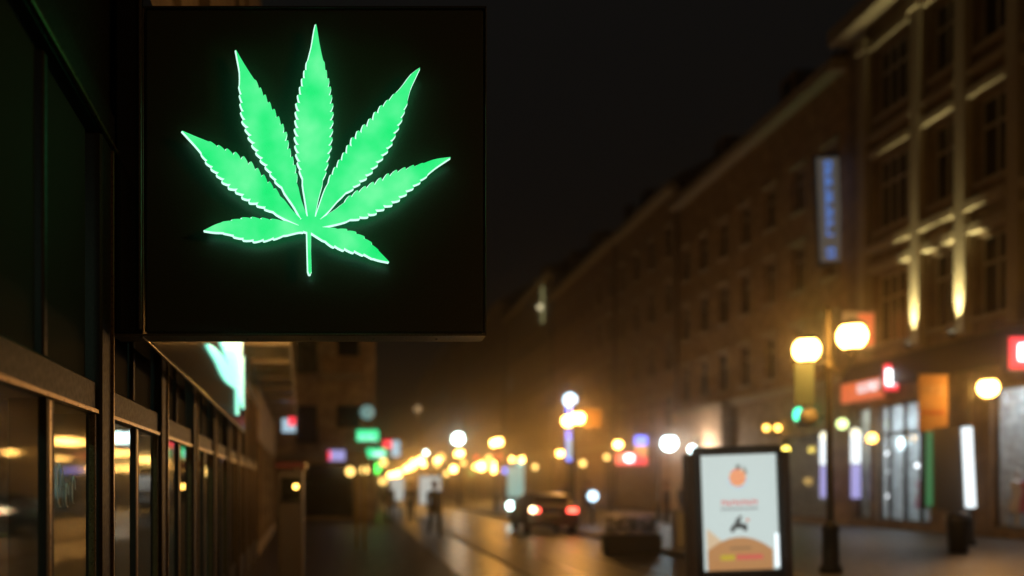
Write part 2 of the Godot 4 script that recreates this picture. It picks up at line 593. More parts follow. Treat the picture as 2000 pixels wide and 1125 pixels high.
func shop_room(b: Node3D, r: Rect2, room: Material, light: Color, energy: float, deep := 2.6) -> void:
	# a lit shop behind an opening: floor, walls and ceiling with thickness, a ceiling panel, the glass
	var st := begin()
	var x0 := r.position.x - 0.05
	var x1 := r.end.x + 0.05
	var y0 := r.position.y - 0.02
	var y1 := r.end.y + 0.25
	pbox(st, Vector3(x0 - 0.1, y0 - 0.1, -deep - 0.1), Vector3(x1 + 0.1, y0, -0.32))
	pbox(st, Vector3(x0 - 0.1, y1, -deep - 0.1), Vector3(x1 + 0.1, y1 + 0.1, -0.32))
	pbox(st, Vector3(x0 - 0.1, y0, -deep - 0.1), Vector3(x1 + 0.1, y1, -deep))
	pbox(st, Vector3(x0 - 0.1, y0, -deep), Vector3(x0, y1, -0.32))
	pbox(st, Vector3(x1, y0, -deep), Vector3(x1 + 0.1, y1, -0.32))
	put(b, "shop_interior", finish(st), room)
	var w := r.size.x
	put(b, "ceiling_light", bm(w * 0.6, 0.05, 0.5), M["led_white"], Vector3(r.position.x + w * 0.5, y1 - 0.04, -1.2))
	var l := AreaLight3D.new()
	l.name = "ceiling_light_glow"
	l.area_size = Vector2(w * 0.6, 0.5)
	l.light_color = light
	l.light_energy = energy
	l.shadow_enabled = true
	b.add_child(l, true)
	l.position = Vector3(r.position.x + w * 0.5, y1 - 0.08, -1.2)
	l.rotation.x = -PI / 2
	var f := begin()
	var t := 0.06
	pbox(f, Vector3(r.position.x, r.position.y, -0.26), Vector3(r.end.x, r.position.y + t, -0.18))
	pbox(f, Vector3(r.position.x, r.end.y - t, -0.26), Vector3(r.end.x, r.end.y, -0.18))
	pbox(f, Vector3(r.position.x, r.position.y + t, -0.26), Vector3(r.position.x + t, r.end.y - t, -0.18))
	pbox(f, Vector3(r.end.x - t, r.position.y + t, -0.26), Vector3(r.end.x, r.end.y - t, -0.18))
	var fr := put(b, "shop_window", finish(f), M["brown_metal"])
	put(fr, "pane", bm(w - 2 * t, r.size.y - 2 * t, 0.012), M["shop_glass"], Vector3(r.position.x + w * 0.5, r.position.y + r.size.y * 0.5, -0.22))

# ------------------------------------------------------------------ street furniture
func omni(parent: Node, at: Vector3, c: Color, e: float, size := 0.2) -> OmniLight3D:
	var l := OmniLight3D.new()
	l.name = "lamp_light"
	l.light_color = c
	l.light_energy = e
	l.light_size = size
	l.omni_range = 60.0
	l.omni_attenuation = 2.0
	l.shadow_enabled = true
	parent.add_child(l, true)
	l.position = at
	return l

func double_lamp(label: String) -> Node3D:
	var o := thing("street_lamp", label, "street lamp", Vector3.ZERO, 0.0, "double street lamps along the kerb")
	put(o, "base", lathe([[0.0, 0.0], [0.2, 0.0], [0.2, 0.1], [0.15, 0.16], [0.14, 0.75], [0.17, 0.8], [0.11, 0.9], [0.075, 0.95]]), M["iron"])
	put(o, "pole", lathe([[0.07, 0.94], [0.055, 3.6], [0.05, 4.75], [0.07, 4.78], [0.05, 4.84], [0.0, 4.95]]), M["pole_green"])
	put(o, "collar", lathe([[0.06, 3.7], [0.1, 3.74], [0.1, 3.84], [0.06, 3.88]]), M["pole_green"])
	for s in [-1.0, 1.0]:
		var pts := []
		for k in 9:
			var t := k / 8.0
			pts.append(Vector3(0, 3.8 - 0.22 * sin(PI * t), s * (0.05 + 0.8 * t)))
		var a := put(o, "arm", tube(pts, 0.03, 8), M["pole_green"])
		put(a, "cup", lathe([[0.03, 3.78], [0.06, 3.85], [0.12, 3.93], [0.13, 3.99]], 16), M["iron"], Vector3(0, 0, s * 0.85))
		var g := put(o, "globe", sphere(0.245), M["lamp_amber"], Vector3(0, 4.2, s * 0.85))
		put(g, "light_shield", lathe([[0.25, 0.17], [0.25, 0.185], [0.17, 0.25], [0.06, 0.29], [0.0, 0.33]], 20), M["iron"])  # wide hood added to keep lamplight off the upper floors
		omni(o, Vector3(0, 4.2, s * 0.85), Color(1.0, 0.67, 0.27), 5.2)
	return o

func single_lamp(label: String, group: String, globe: Material, c: Color, e: float, r := 0.245, hh := 4.2) -> Node3D:
	var o := thing("street_lamp", label, "street lamp", Vector3.ZERO, 0.0, group)
	put(o, "base", lathe([[0.0, 0.0], [0.17, 0.0], [0.17, 0.1], [0.12, 0.16], [0.11, 0.7], [0.07, 0.8]]), M["iron"])
	put(o, "pole", lathe([[0.06, 0.79], [0.05, hh - 0.7], [0.045, hh + 0.2], [0.0, hh + 0.26]]), M["pole_green"])
	var pts := []
	for k in 9:
		var t := k / 8.0
		pts.append(Vector3(0.5 * t, hh + 0.1 + 0.35 * sin(PI * t * 0.8), 0))
	put(o, "arm", tube(pts, 0.028, 8), M["pole_green"])
	var g := put(o, "globe", sphere(r), globe, Vector3(0.5, hh, 0))
	put(g, "light_shield", lathe([[0.25, r - 0.075], [0.25, r - 0.06], [0.17, r + 0.005], [0.06, r + 0.045], [0.0, r + 0.085]], 20), M["iron"])  # same added hood, cuts off the light going upward
	omni(o, Vector3(0.5, hh, 0 if r < 0.25 else r + 0.1), c, e)
	return o

func blob_person(pose: int) -> Array:
	# joints of a walking or standing figure, metres, facing +z; [a, ra, b, rb, colour index]
	var s := 0.26 if pose == 0 else 0.05
	var B := []
	var hipl := Vector3(0.095, 0.9, 0)
	var hipr := Vector3(-0.095, 0.9, 0)
	var kl := Vector3(0.1, 0.49, s * 0.62 + 0.03)
	var kr := Vector3(-0.1, 0.49, -s * 0.3 + 0.03)
	var al := Vector3(0.1, 0.09, s)
	var ar := Vector3(-0.1, 0.1 + s * 0.3, -s * 1.3)
	B.append([hipl, 0.095, kl, 0.06, 1]); B.append([kl, 0.06, al, 0.042, 1])
	B.append([hipr, 0.095, kr, 0.06, 1]); B.append([kr, 0.06, ar, 0.042, 1])
	B.append([al + Vector3(0, -0.04, -0.03), 0.042, al + Vector3(0.01, -0.055, 0.16), 0.034, 2])
	B.append([ar + Vector3(0, -0.04, -0.03), 0.042, ar + Vector3(-0.01, -0.055 - s * 0.1, 0.15), 0.034, 2])
	B.append([Vector3(-0.06, 0.93, 0), 0.125, Vector3(0.06, 0.93, 0), 0.125, 0])
	B.append([Vector3(0, 0.95, 0), 0.135, Vector3(0, 1.25, 0.01), 0.145, 0])
	B.append([Vector3(-0.1, 1.33, 0), 0.1, Vector3(0.1, 1.33, 0), 0.1, 0])
	B.append([Vector3(0, 1.38, 0), 0.058, Vector3(0, 1.5, 0.01), 0.052, 3])
	B.append([Vector3(0, 1.58, 0.02), 0.088, Vector3(0, 1.64, 0.0), 0.1, 3])
	B.append([Vector3(0, 1.53, 0.06), 0.045, Vector3(0, 1.6, 0.07), 0.05, 3])
	B.append([Vector3(0, 1.58, 0.115), 0.016, Vector3(0, 1.62, 0.1), 0.012, 3])
	B.append([Vector3(0, 1.65, -0.03), 0.098, Vector3(0, 1.69, 0.0), 0.085, 4])
	for sd in [1.0, -1.0]:
		var sh := Vector3(0.19 * sd, 1.36, 0)
		var el := Vector3(0.24 * sd, 1.08, -0.03 - s * 0.35 * sd)
		var wr := Vector3(0.235 * sd, 0.85, 0.08 - s * 0.6 * sd)
		B.append([sh, 0.065, el, 0.05, 0]); B.append([el, 0.05, wr, 0.037, 0])
		B.append([wr, 0.036, wr + Vector3(0, -0.09, 0.02), 0.034, 3])
		for f in 4:
			var k := wr + Vector3(0, -0.085, 0.045 - 0.022 * f)
			B.append([k, 0.012, k + Vector3(-0.012 * sd, -0.085 + 0.008 * absf(f - 1.0), 0.005), 0.01, 3])
		B.append([wr + Vector3(0, -0.03, 0.03), 0.013, wr + Vector3(-0.01 * sd, -0.09, 0.07), 0.01, 3])
	return B

func person_mesh(pose: int, colors: Array) -> Mesh:
	# surface nets over the smooth union of tapered capsules
	var B := blob_person(pose)
	var cell := 0.024
	var lo := Vector3(-0.36, -0.02, -0.46)
	var nx := int(0.72 / cell) + 1
	var ny := int(1.84 / cell) + 1
	var nz := int(0.96 / cell) + 1
	var field := PackedFloat32Array()
	field.resize(nx * ny * nz)
	field.fill(1.0)
	var k := 0.022
	for bone in B:
		var a: Vector3 = bone[0]
		var b: Vector3 = bone[2]
		var ra: float = bone[1]
		var rb: float = bone[3]
		var pad := maxf(ra, rb) + 0.07
		var mn := (a.min(b) - Vector3.ONE * pad - lo) / cell
		var mx := (a.max(b) + Vector3.ONE * pad - lo) / cell
		var ab := b - a
		var inv := 1.0 / maxf(ab.length_squared(), 1e-6)
		for iy in range(maxi(0, int(mn.y)), mini(ny, int(mx.y) + 1)):
			for iz in range(maxi(0, int(mn.z)), mini(nz, int(mx.z) + 1)):
				for ix in range(maxi(0, int(mn.x)), mini(nx, int(mx.x) + 1)):
					var p := lo + Vector3(ix, iy, iz) * cell
					var t := clampf((p - a).dot(ab) * inv, 0.0, 1.0)
					var d := (p - a - ab * t).length() - lerpf(ra, rb, t)
					var at := (iy * nz + iz) * nx + ix
					var o := field[at]
					var h := maxf(k - absf(o - d), 0.0) / k
					field[at] = minf(o, d) - h * h * k * 0.25
	var st := begin()
	st.set_smooth_group(0)
	var vid := {}
	var verts := []
	var cols := []
	for iy in ny - 1:
		for iz in nz - 1:
			for ix in nx - 1:
				var sum := Vector3.ZERO
				var cnt := 0
				var c0 := (iy * nz + iz) * nx + ix
				var vals := [field[c0], field[c0 + 1], field[c0 + nx], field[c0 + nx + 1], field[c0 + nx * nz], field[c0 + nx * nz + 1], field[c0 + nx * nz + nx], field[c0 + nx * nz + nx + 1]]
				var neg := 0
				for v in vals:
					if v < 0.0:
						neg += 1
				if neg == 0 or neg == 8:
					continue
				for e in [[0, 1], [2, 3], [4, 5], [6, 7], [0, 2], [1, 3], [4, 6], [5, 7], [0, 4], [1, 5], [2, 6], [3, 7]]:
					var u: float = vals[e[0]]
					var w: float = vals[e[1]]
					if (u < 0.0) != (w < 0.0):
						var t := u / (u - w)
						var p0 := Vector3(e[0] & 1, e[0] >> 2, (e[0] >> 1) & 1)
						var p1 := Vector3(e[1] & 1, e[1] >> 2, (e[1] >> 1) & 1)
						sum += p0.lerp(p1, t)
						cnt += 1
				var pos := lo + (Vector3(ix, iy, iz) + sum / cnt) * cell
				vid[c0] = verts.size()
				verts.append(pos)
				var best := 9.0
				var ci := 0
				for bone in B:
					var ab: Vector3 = bone[2] - bone[0]
					var t := clampf((pos - bone[0]).dot(ab) / maxf(ab.length_squared(), 1e-6), 0.0, 1.0)
					var d: float = (pos - bone[0] - ab * t).length() - lerpf(bone[1], bone[3], t)
					if d < best:
						best = d
						ci = bone[4]
				cols.append(colors[ci])
	for c0 in vid.keys():
		var ix: int = c0 % nx
		var iz: int = (c0 / nx) % nz
		var iy: int = c0 / (nx * nz)
		for ax in 3:
			var st1 := 1 if ax == 0 else (nx if ax == 1 else nx * nz)
			var s2 := nx if ax == 0 else (nx * nz if ax == 1 else 1)
			var s3 := nx * nz if ax == 0 else (1 if ax == 1 else nx)
			if not (vid.has(c0 - s2) and vid.has(c0 - s3) and vid.has(c0 - s2 - s3)):
				continue
			var u := field[c0]
			var w := field[c0 + st1]
			if (u < 0.0) == (w < 0.0):
				continue
			var q := [vid[c0], vid[c0 - s2], vid[c0 - s2 - s3], vid[c0 - s3]]
			var dirv := Vector3(1, 0, 0) if ax == 0 else (Vector3(0, 0, 1) if ax == 1 else Vector3(0, 1, 0))
			if w < 0.0:
				dirv = -dirv
			var nrm: Vector3 = (verts[q[1]] - verts[q[0]]).cross(verts[q[3]] - verts[q[0]])
			var order := [q[0], q[2], q[1], q[0], q[3], q[2]] if nrm.dot(dirv) > 0 else [q[0], q[1], q[2], q[0], q[2], q[3]]
			for i in order:
				st.set_color(cols[i])
				st.add_vertex(verts[i])
	st.index()
	st.generate_normals()
	return st.commit()

func car(label: String, at: Vector3) -> Node3D:
	# a hatchback seen from behind; local +z is its back
	var o := thing("parked_car", label, "car", at)
	var prof := [[-2.05, 0.35], [-2.1, 0.6], [-2.0, 0.78], [-1.0, 0.95], [-0.45, 1.38], [0.3, 1.48], [1.2, 1.42], [1.75, 1.0], [1.98, 0.95], [2.06, 0.7], [2.05, 0.35]]
	var st := begin()
	st.set_smooth_group(0)
	var rings := []
	for side in [-1.0, -0.86, 0.86, 1.0]:
		var ring := []
		for p in prof:
			var tuck: float = 0.9 - maxf(0.0, p[1] - 0.9) * 0.42
			var inset := 0.0 if absf(side) < 0.95 else 0.05
			ring.append(Vector3(side * tuck, p[1] - inset * 0.6, p[0] * (1.0 - inset * 0.3)))
		rings.append(ring)
	for r in 3:
		for k in prof.size() - 1:
			for v in [rings[r][k], rings[r + 1][k + 1], rings[r + 1][k], rings[r][k], rings[r][k + 1], rings[r + 1][k + 1]]:
				st.add_vertex(v)
	for r in [0, 3]:
		for k in range(1, prof.size() - 1):
			var tri := [rings[r][0], rings[r][k], rings[r][k + 1]] if r == 3 else [rings[r][0], rings[r][k + 1], rings[r][k]]
			for v in tri:
				st.add_vertex(v)
	for k in 1:
		for v in [rings[0][0], rings[3][0], rings[3][10], rings[0][0], rings[3][10], rings[0][10]]:
			st.add_vertex(v)
	st.index()
	st.generate_normals()
	put(o, "body", st.commit(), M["car_paint"])
	put(o, "rear_window", bm(1.25, 0.44, 0.02), M["window_dark"], Vector3(0, 1.21, 1.52), Vector3(-0.93, 0, 0))
	put(o, "bumper", bm(1.74, 0.2, 0.14), M["car_paint"], Vector3(0, 0.45, 2.06))
	put(o, "number_plate", bm(0.5, 0.11, 0.015), M["cabinet_white"], Vector3(0, 0.72, 2.075))
	for s in [-1.0, 1.0]:
		put(o, "tail_light", bm(0.34, 0.15, 0.08), M["tail_red"], Vector3(s * 0.66, 0.85, 2.02))
		put(o, "side_window", bm(0.02, 0.36, 1.5), M["window_dark"], Vector3(s * 0.78, 1.16, 0.35), Vector3(0, 0, s * 0.35))
		put(o, "wing_mirror", bm(0.2, 0.13, 0.12), M["car_paint"], Vector3(s * 0.98, 0.98, -0.6))
		for z in [-1.3, 1.25]:
			var wh := put(o, "wheel", lathe([[0.2, -0.1], [0.3, -0.1], [0.32, -0.06], [0.32, 0.06], [0.3, 0.1], [0.2, 0.1]], 20), M["rubber"], Vector3(s * 0.8, 0.32, z), Vector3(0, 0, PI / 2))
			put(wh, "rim", lathe([[0.0, -0.05], [0.2, -0.09], [0.2, 0.09], [0.0, 0.05]], 16), M["alloy"])
	return o

func strokes(parent: Node, called: String, n: int, box: Vector2, m: Material, at: Vector3, vertical := false, seed_ := 1) -> void:
	# blurred lettering: one raised letter-like glyph after another along a line
	var r := RandomNumberGenerator.new()
	r.seed = seed_
	for k in n:
		var st := begin()
		var cw := box.x / n if not vertical else box.x
		var ch := box.y if not vertical else box.y / n
		var w := cw * 0.72
		var h := ch * 0.8
		var t := minf(w, h) * 0.24
		pbox(st, Vector3(-w * 0.5, -h * 0.5, 0), Vector3(-w * 0.5 + t, h * 0.5, 0.02))
		var kind := r.randi() % 4
		if kind != 1:
			pbox(st, Vector3(-w * 0.5 + t, h * 0.5 - t, 0), Vector3(w * 0.5, h * 0.5, 0.019))
		if kind != 2:
			pbox(st, Vector3(-w * 0.5 + t, -h * 0.5, 0), Vector3(w * 0.5, -h * 0.5 + t, 0.019))
		if kind == 0:
			pbox(st, Vector3(w * 0.5 - t, -h * 0.5 + t, 0), Vector3(w * 0.5, h * 0.5 - t, 0.018))
		if kind == 3 or kind == 2:
			pbox(st, Vector3(-w * 0.5 + t, -t * 0.5, 0), Vector3(w * 0.4, t * 0.5, 0.018))
		var off := Vector3((k + 0.5) * cw - box.x * 0.5, 0, 0) if not vertical else Vector3(0, box.y * 0.5 - (k + 0.5) * ch, 0)
		put(parent, called, finish(st), m, at + off)

func light_sign(called: String, label: String, at: Vector3, size: Vector3, face: Material, group := "", turn := 0.0) -> Node3D:
	# a lit box on brackets: casing, glowing face
	var o := thing(called, label, "sign", at, turn, group)
	put(o, "casing", bm(size.x, size.y, size.z), M["iron"])
	put(o, "face", bm(size.x * 0.94, size.y * 0.94, 0.02), face, Vector3(0, 0, size.z * 0.5 + 0.008))
	return o

# ------------------------------------------------------------------ the scene
func _ready() -> void:
	rng.seed = 7
	set_camera_and_light()
	materials()
	ground()
	leaf_sign()
	near_shop()
	left_street()
	right_street()
	lamps()
	poster_stand()
	street_things()
	people()
	far_lights()

func set_camera_and_light() -> void:
	var cam := Camera3D.new()
	cam.name = "camera"
	add_child(cam)
	var at := CameraAttributesPhysical.new()
	at.frustum_focal_length = 50.0
	at.frustum_near = 0.05
	at.frustum_far = 900.0
	at.frustum_focus_distance = 5.0
	at.exposure_aperture = 1.08
	cam.attributes = at
	var near := 0.05
	cam.set_frustum(2.0 * near * 562.5 / 1900.0, Vector2(310.0, 385.5) / 1900.0 * near, near, 900.0)
	cam.position = Vector3(0, EYE, 0)
	cam.current = true
	var env := Environment.new()
	env.background_mode = Environment.BG_SKY
	var sm := ProceduralSkyMaterial.new()
	sm.sky_top_color = srgb(0.0055, 0.0052, 0.0049)
	sm.sky_horizon_color = srgb(0.002, 0.0017, 0.0014)
	sm.sky_curve = 0.25
	sm.ground_bottom_color = srgb(0.003, 0.003, 0.003)
	sm.ground_horizon_color = srgb(0.004, 0.0036, 0.003)
	var sky := Sky.new()
	sky.sky_material = sm
	env.sky = sky
	env.tonemap_mode = Environment.TONE_MAPPER_LINEAR
	env.tonemap_exposure = 1.0
	env.sdfgi_enabled = true
	env.ssao_enabled = true
	env.ssil_enabled = true
	env.volumetric_fog_enabled = true
	env.volumetric_fog_density = 0.003
	env.volumetric_fog_anisotropy = 0.98
	env.volumetric_fog_albedo = Color(0.95, 0.93, 0.9)
	var we := WorldEnvironment.new()
	we.name = "environment"
	we.environment = env
	add_child(we)
	var moon := DirectionalLight3D.new()
	moon.name = "moonlight"
	moon.light_energy = 0.004
	moon.light_angular_distance = 0.5
	moon.light_color = Color(0.8, 0.87, 1.0)
	moon.shadow_enabled = true
	moon.rotation = Vector3(-1.1, 0.4, 0)
	add_child(moon)

func ground() -> void:
	var p := PlaneMesh.new()
	p.size = Vector2(900, 900)
	structure("ground", p, M["asphalt"], Vector3(0, -0.12, -200))
	structure("left_pavement", bm(43.1, 0.12, 420.0), M["paving"], Vector3(-18.45, -0.059, -190.0))
	structure("cycle_path", bm(1.15, 0.008, 420.0), M["paving_pale"], Vector3(2.45, 0.003, -190.0))
	var kl := structure("left_kerb", bm(0.16, 0.135, 420.0), M["kerbstone"], Vector3(3.185, -0.052, -190.0))
	kl.set_meta("kind", "structure")
	structure("right_pavement", bm(30.0, 0.12, 420.0), M["paving"], Vector3(23.0, -0.059, -190.0))
	structure("right_kerb", bm(0.16, 0.135, 420.0), M["kerbstone"], Vector3(7.918, -0.052, -190.0))
	for x in [4.4, 5.84]:
		structure("tram_rail", bm(0.07, 0.01, 420.0), M["steel"], Vector3(x, -0.114, -190.0))

func leaf_sign() -> void:
	# the square sign that hangs out over the pavement, its face turned to the camera
	var px := 5.0 / 1900.0
	var w := 672.0 * px
	var h := 644.0 * px
	var o := thing("projecting_sign", "black square box sign with a glowing green leaf hung over pavement", "sign", Vector3(-1.084, EYE + 292.0 * px, -5.0))
	# the panel: a folded tray with a rounded rim, drawn in the sign's own x, y
	var st := begin()
	pbox(st, Vector3(0.012, 0.012, -0.2), Vector3(w - 0.012, h - 0.012, 0.0))
	put(o, "panel", finish(st), M["black_panel"])
	for e in [["bottom", Vector3(-0.16, 0, -0.206), Vector3(w, 0.011, 0.004)], ["top", Vector3(0, h - 0.011, -0.206), Vector3(w, h, 0.004)]]:
		var s := begin()
		pbox(s, e[1], e[2])
		put(o, "edge_trim", finish(s), M["sign_trim"] if e[0] == "bottom" else M["iron"])
	for x in [0.0, w - 0.005]:
		var s := begin()
		pbox(s, Vector3(x, 0.0115, -0.205), Vector3(x + 0.005, h - 0.0115, 0.003))
		put(o, "edge_trim", finish(s), M["sign_trim"])
	for k in 5:
		put(o, "rivet", lathe([[0.0, -0.004], [0.006, -0.003], [0.006, 0.0]], 10), M["steel"], Vector3(0.2 + 0.33 * k, 0.0, -0.1))
	var outline := leaf_outline()
	# foot of the stem at picture point (604, 535): 326 right of and 121 above the lower left corner
	var pl := (5.0 - 0.09) / 1900.0
	var sc := Vector2(1.0, 1.0) * pl / 1.705
	var face := place_outline(outline, sc, Vector2((604.0 - 690.0) * pl + 1.084, (948.0 - 535.5) * pl - 292.0 * px))
	var rim := Geometry2D.offset_polygon(face, 0.0035, Geometry2D.JOIN_ROUND)
	var big := rim[0]
	for q in rim:
		if absf(area(q)) > absf(area(big)):
			big = q
	var rp := PackedVector2Array()
	for p in big:
		rp.append(p + Vector2(-0.0038, -0.0034))
	var edge := put(o, "leaf_rim", prism(rp, 0.074, 0.0885), M["leaf_edge"])
	edge.set_meta("label", "pale glowing rim round the leaf")
	put(o, "added_halo_plate", prism(face, 0.066, 0.0735), M["leaf_back"])  # glowing plate added behind the leaf, throws a green halo on the panel
	for q in [[0.87, 0.62], [0.86, 1.1], [0.64, 0.95], [1.06, 0.95]]:
		put(o, "stand_off", lathe([[0.0, 0.0], [0.008, 0.0], [0.008, 0.066], [0.0, 0.066]], 10), M["steel"], Vector3(q[0], q[1], 0), Vector3(PI / 2, 0, 0))
	put(o, "leaf", prism(face, 0.089, 0.096, 0.9), M["leaf_face"])
	var l := AreaLight3D.new()
	l.name = "leaf_glow"
	l.area_size = Vector2(1.0, 1.0)
	l.light_color = Color(0.15, 1.0, 0.45)
	l.light_energy = 0.05
	l.shadow_enabled = true
	o.add_child(l)
	l.position = Vector3(0.86, 0.95, 0.11)
	l.rotation.y = PI
	for y in [0.35, 1.35]:
		put(o, "bracket", bm(0.16, 0.05, 0.05), M["iron"], Vector3(-0.081, y, -0.13))

const TURN := 1.6234          # 93 degrees: the near facade runs along the street and a little away from it
func near_shop() -> void:
	var o := thing("shop_frontage", "dark brown metal shop front with large panes beneath the leaf sign", "shop front", Vector3(-0.984, 0, 0), TURN)
	# pillars every two metres, a beam over the windows, upper lights over the beam
	var u0 := -5.2
	for k in 14:
		var u := u0 + 2.0 * k
		var pl := put(o, "pillar", bm(0.26, 3.3, 0.26), M["brown_metal"], Vector3(u, 1.65, -0.105))
		put(pl, "cover_strip", bm(0.025, 3.26, 0.016), M["bronze"], Vector3(0.1, 0, 0.136))
		if k == 13:
			break
		var a := u + 0.15
		var b := u + 1.85
		var c := (a + b) * 0.5
		put(o, "lintel", bm(1.696, 0.16, 0.2), M["brown_metal"], Vector3(c, 2.02, -0.1))
		put(o, "lintel_trim", bm(1.69, 0.022, 0.03), M["bronze"], Vector3(c, 1.951, 0.0))
		put(o, "plinth", bm(1.696, 0.45, 0.2), M["brown_metal"], Vector3(c, 0.225, -0.1))
		put(o, "mullion", bm(0.05, 1.49, 0.14), M["brown_metal"], Vector3(c, 1.195, -0.085))
		put(o, "mullion_cap", bm(0.035, 1.48, 0.02), M["bronze"], Vector3(c, 1.195, -0.006))
		put(o, "upper_mullion", bm(0.06, 1.19, 0.14), M["brown_metal"], Vector3(c, 2.695, -0.085))
		for s in [-1.0, 1.0]:
			var cx: float = c + s * 0.437
			for e in [-0.395, 0.395]:
				put(o, "sash", bm(0.026, 1.49, 0.03), M["bronze"] if e * s > 0 else M["brown_metal"], Vector3(cx + e, 1.195, -0.012))
			put(o, "pane", bowed_pane(0.77, 1.49, 0.0012), M["shop_glass"], Vector3(cx, 1.195, -0.016))
			put(o, "upper_pane", bm(0.78, 1.19, 0.008), M["film_glass"], Vector3(cx, 2.695, -0.05))
	put(o, "head_beam", bm(26.4, 0.2, 0.3), M["brown_metal"], Vector3(7.8, 3.4, -0.13))
	put(o, "head_trim", bm(26.3, 0.02, 0.02), M["bronze"], Vector3(7.8, 3.31, 0.03))
	# the room behind the glass
	var st := begin()
	pbox(st, Vector3(-5.4, -0.02, -3.4), Vector3(21.0, 0.0, -0.25))
	pbox(st, Vector3(-5.4, 3.5, -3.4), Vector3(21.0, 3.6, -0.25))
	pbox(st, Vector3(-5.4, 0.0, -3.5), Vector3(21.0, 3.5, -3.4))
	pbox(st, Vector3(-5.5, 0.0, -3.5), Vector3(-5.4, 3.5, -0.25))
	pbox(st, Vector3(21.0, 0.0, -3.5), Vector3(21.1, 3.5, -0.25))
	put(o, "shop_interior", finish(st), M["room"])
	for u in [0.6, 5.2, 9.8, 14.4]:
		put(o, "shelf_unit", bm(1.4, 1.1, 0.4), M["wood"], Vector3(u, 0.55, -2.2))
		put(o, "shelf_back", bm(1.38, 0.9, 0.03), M["wood"], Vector3(u, 1.56, -2.38))
	for u in [3.0, 8.0]:
		put(o, "ceiling_light", bm(1.2, 0.05, 0.3), M["tube_teal"], Vector3(u, 3.44, -1.9))
		var cl := AreaLight3D.new()
		cl.name = "ceiling_light_glow"
		cl.area_size = Vector2(1.2, 0.3)
		cl.light_color = Color(0.72, 1.0, 0.9)
		cl.light_energy = 6.0
		cl.shadow_enabled = true
		o.add_child(cl, true)
		cl.position = Vector3(u, 3.4, -1.9)
		cl.rotation.x = -PI / 2
	# dark cladding over the first bays, light plaster further on
	put(o, "upper_cladding", bm(10.9, 5.5, 0.3), M["brown_metal"], Vector3(-0.35, 6.26, -0.16))
	# chalk writing on the glass
	var w := begin()
	for c in [[4.0, 1.6, 0.09], [4.12, 1.56, 0.05], [4.24, 1.58, 0.06]]:
		var pts := []
		for k in 12:
			var a := TAU * k / 14.0
			pts.append(Vector3(c[0] + cos(a) * c[2] * 0.5, c[1] + sin(a) * c[2], -0.009))
		w.append_from(tube(pts, 0.0025, 5), 0, Transform3D())
	put(o, "chalk_writing", w.commit(), M["chalk"])

	var f := thing("fascia_sign", "long black fascia box with green lit leaf seen edge-on behind leaf sign", "sign", Vector3(-0.984, 0, 0), TURN)
	var fz := 0.163
	put(f, "casing", bm(8.9, 1.86, fz - 0.02), M["black_gloss"], Vector3(9.45, 3.305, 0.5 * fz + 0.012))
	put(f, "edge_trim", bm(8.88, 0.014, 0.014), M["sign_trim"], Vector3(9.45, 2.368, fz - 0.006))
	put(f, "edge_trim", bm(0.01, 1.8, 0.014), M["sign_trim"], Vector3(4.99, 3.3, fz - 0.01))
	var outline := leaf_outline()
	outline = Geometry2D.offset_polygon(outline, 8.0, Geometry2D.JOIN_ROUND)[0]
	var spread := place_outline(outline, Vector2(0.0108, 0.0021), Vector2(12.2, 2.5))
	var clip := PackedVector2Array([Vector2(6.2, 2.4), Vector2(13.5, 2.4), Vector2(13.5, 4.2), Vector2(6.2, 4.2)])
	var cut := Geometry2D.intersect_polygons(spread, clip)
	for q in cut:
		put(f, "leaf", prism(q, fz + 0.006, fz + 0.02, 0.4), M["led_mint_face"])

	var b := thing("plaster_building", "tan plaster house front rising above the black fascia", "building", Vector3(-0.984, 0, 0), TURN)
	var ops := []
	for k in 6:
		for v in [5.3, 8.6]:
			ops.append(Rect2(1.6 + 2.5 * k, v - 4.28, 1.2, 2.0))
	put(b, "wall", wall_mesh(16.0, 9.0, ops, 0.3, 4.0), M["plaster_tan"], Vector3(5.15, 4.28, 0.0))
	for r in ops:
		window(b, Rect2(r.position + Vector2(5.15, 4.28), r.size), 0.2, M["window_paint"], M["window_dark"])

